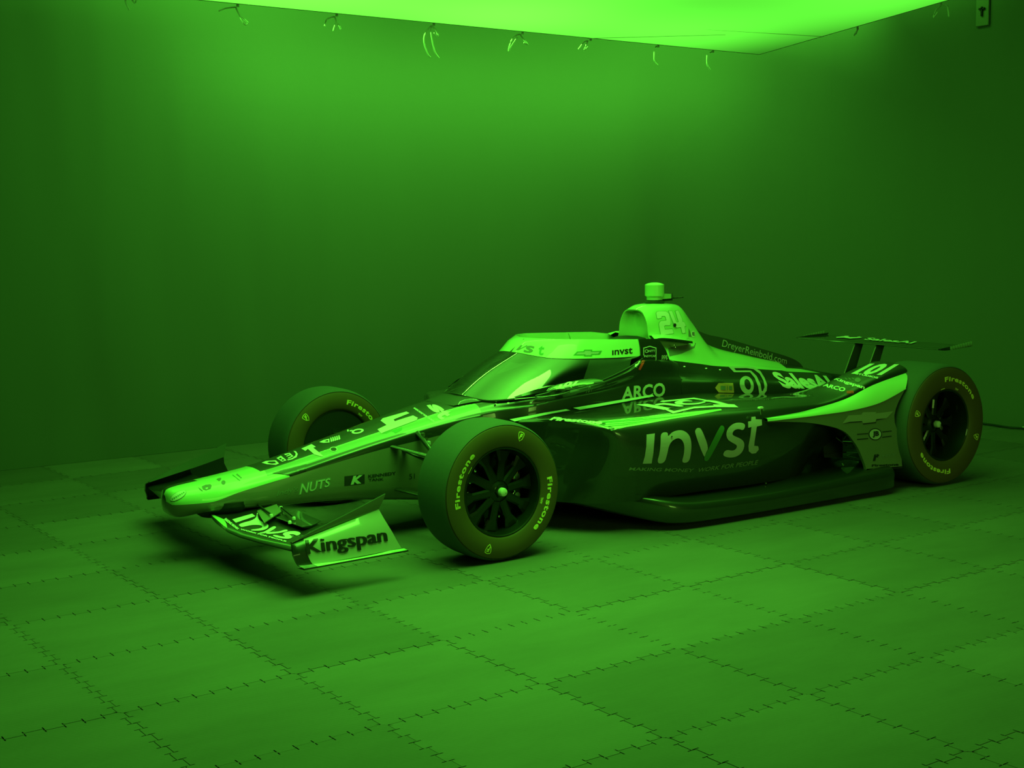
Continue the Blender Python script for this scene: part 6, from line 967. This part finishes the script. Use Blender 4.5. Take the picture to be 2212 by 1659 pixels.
DEC.append(('screen_fairing',poly_shape([[(0.0,0.333),(0.8,1.0),(1.0,0.667),(0.3,0.0)]]),[(0.2248,-0.0508,0.62),(0.2318,-0.0858,0.6229),(0.2519,-0.0532,0.6325),(0.2449,-0.0179,0.6296)],'vinyl',1,1,0.0015,(0.513,0.849,-0.129)))  # small highlight painted on the fairing
DEC.append(('screen_fairing',poly_shape([[(0.0,0.333),(0.8,1.0),(1.0,0.667),(0.3,0.0)]]),[(0.2477,-0.0554,0.6307),(0.2551,-0.0896,0.6334),(0.2757,-0.0565,0.6431),(0.2683,-0.022,0.6403)],'vinyl',1,1,0.0015,(0.516,0.847,-0.127)))  # second painted highlight on the fairing
DEC.append(('monocoque',poly_shape([[(1.0,0.5),(0.98,0.358),(0.921,0.227),(0.827,0.118),(0.708,0.041),(0.571,0.0),(0.429,0.0),(0.292,0.041),(0.173,0.118),(0.079,0.227),(0.02,0.358),(0.0,0.5),(0.02,0.642),(0.079,0.773),(0.173,0.882),(0.292,0.959),(0.429,1.0),(0.571,1.0),(0.708,0.959),(0.827,0.882),(0.921,0.773),(0.98,0.642)]]),[(0.4169,-0.2621,0.6248),(0.4273,-0.2689,0.6246),(0.4317,-0.2625,0.6331),(0.4213,-0.2556,0.6333)],'vinyl',1,1,0.0015,(0.545,0.828,-0.13)))
DEC.append(('monocoque',poly_shape([[(1.0,0.5),(0.98,0.358),(0.921,0.227),(0.827,0.118),(0.708,0.041),(0.571,0.0),(0.429,0.0),(0.292,0.041),(0.173,0.118),(0.079,0.227),(0.02,0.358),(0.0,0.5),(0.02,0.642),(0.079,0.773),(0.173,0.882),(0.292,0.959),(0.429,1.0),(0.571,1.0),(0.708,0.959),(0.827,0.882),(0.921,0.773),(0.98,0.642)]]),[(0.4732,-0.2944,0.6304),(0.4832,-0.3018,0.6303),(0.4869,-0.2966,0.6391),(0.4768,-0.2892,0.6392)],'vinyl',1,1,0.0015,(0.553,0.823,-0.129)))
DEC.append(('monocoque',poly_shape([[(1.0,0.5),(0.98,0.358),(0.921,0.227),(0.827,0.118),(0.708,0.041),(0.571,0.0),(0.429,0.0),(0.292,0.041),(0.173,0.118),(0.079,0.227),(0.02,0.358),(0.0,0.5),(0.02,0.642),(0.079,0.773),(0.173,0.882),(0.292,0.959),(0.429,1.0),(0.571,1.0),(0.708,0.959),(0.827,0.882),(0.921,0.773),(0.98,0.642)]]),[(0.5755,-0.353,0.6324),(0.5877,-0.3574,0.6318),(0.5875,-0.3578,0.6414),(0.5754,-0.3534,0.642)],'vinyl',1,1,0.0015,(0.567,0.814,-0.128)))
DEC.append(('monocoque',poly_shape([[(0.0,0.188),(0.365,0.542),(0.824,0.854),(1.0,1.0),(1.0,0.458),(0.595,0.0)]]),[(-0.7766,-0.1295,0.3765),(-0.6215,-0.1808,0.366),(-0.6017,-0.143,0.4129),(-0.7577,-0.0917,0.4231)],'black',10,10,0.003,(0.41,0.896,-0.172)))

make_tub(); make_cover(); make_screen(); make_pod(-1); make_pod(1); make_ramp(-1); make_ramp(1); make_floor_tray(); make_front_wing(); make_rear_wing(); make_mirror(-1); make_suspension()
fwheel = make_wheel(True, dict(text=-70, shield=20.5, dash=-56, small=107), '')
rwheel = make_wheel(False, dict(text=26, shield=-71, dash=-10, small=22.5), '')
place_wheel(fwheel, 0, -.835, .3275, False, copy=False)
place_wheel(fwheel, 0, .835, .3275, True, spin=67)
place_wheel(rwheel, 3.07, -.83, .3555, False, copy=False)
place_wheel(rwheel, 3.07, .83, .3555, True, spin=40)
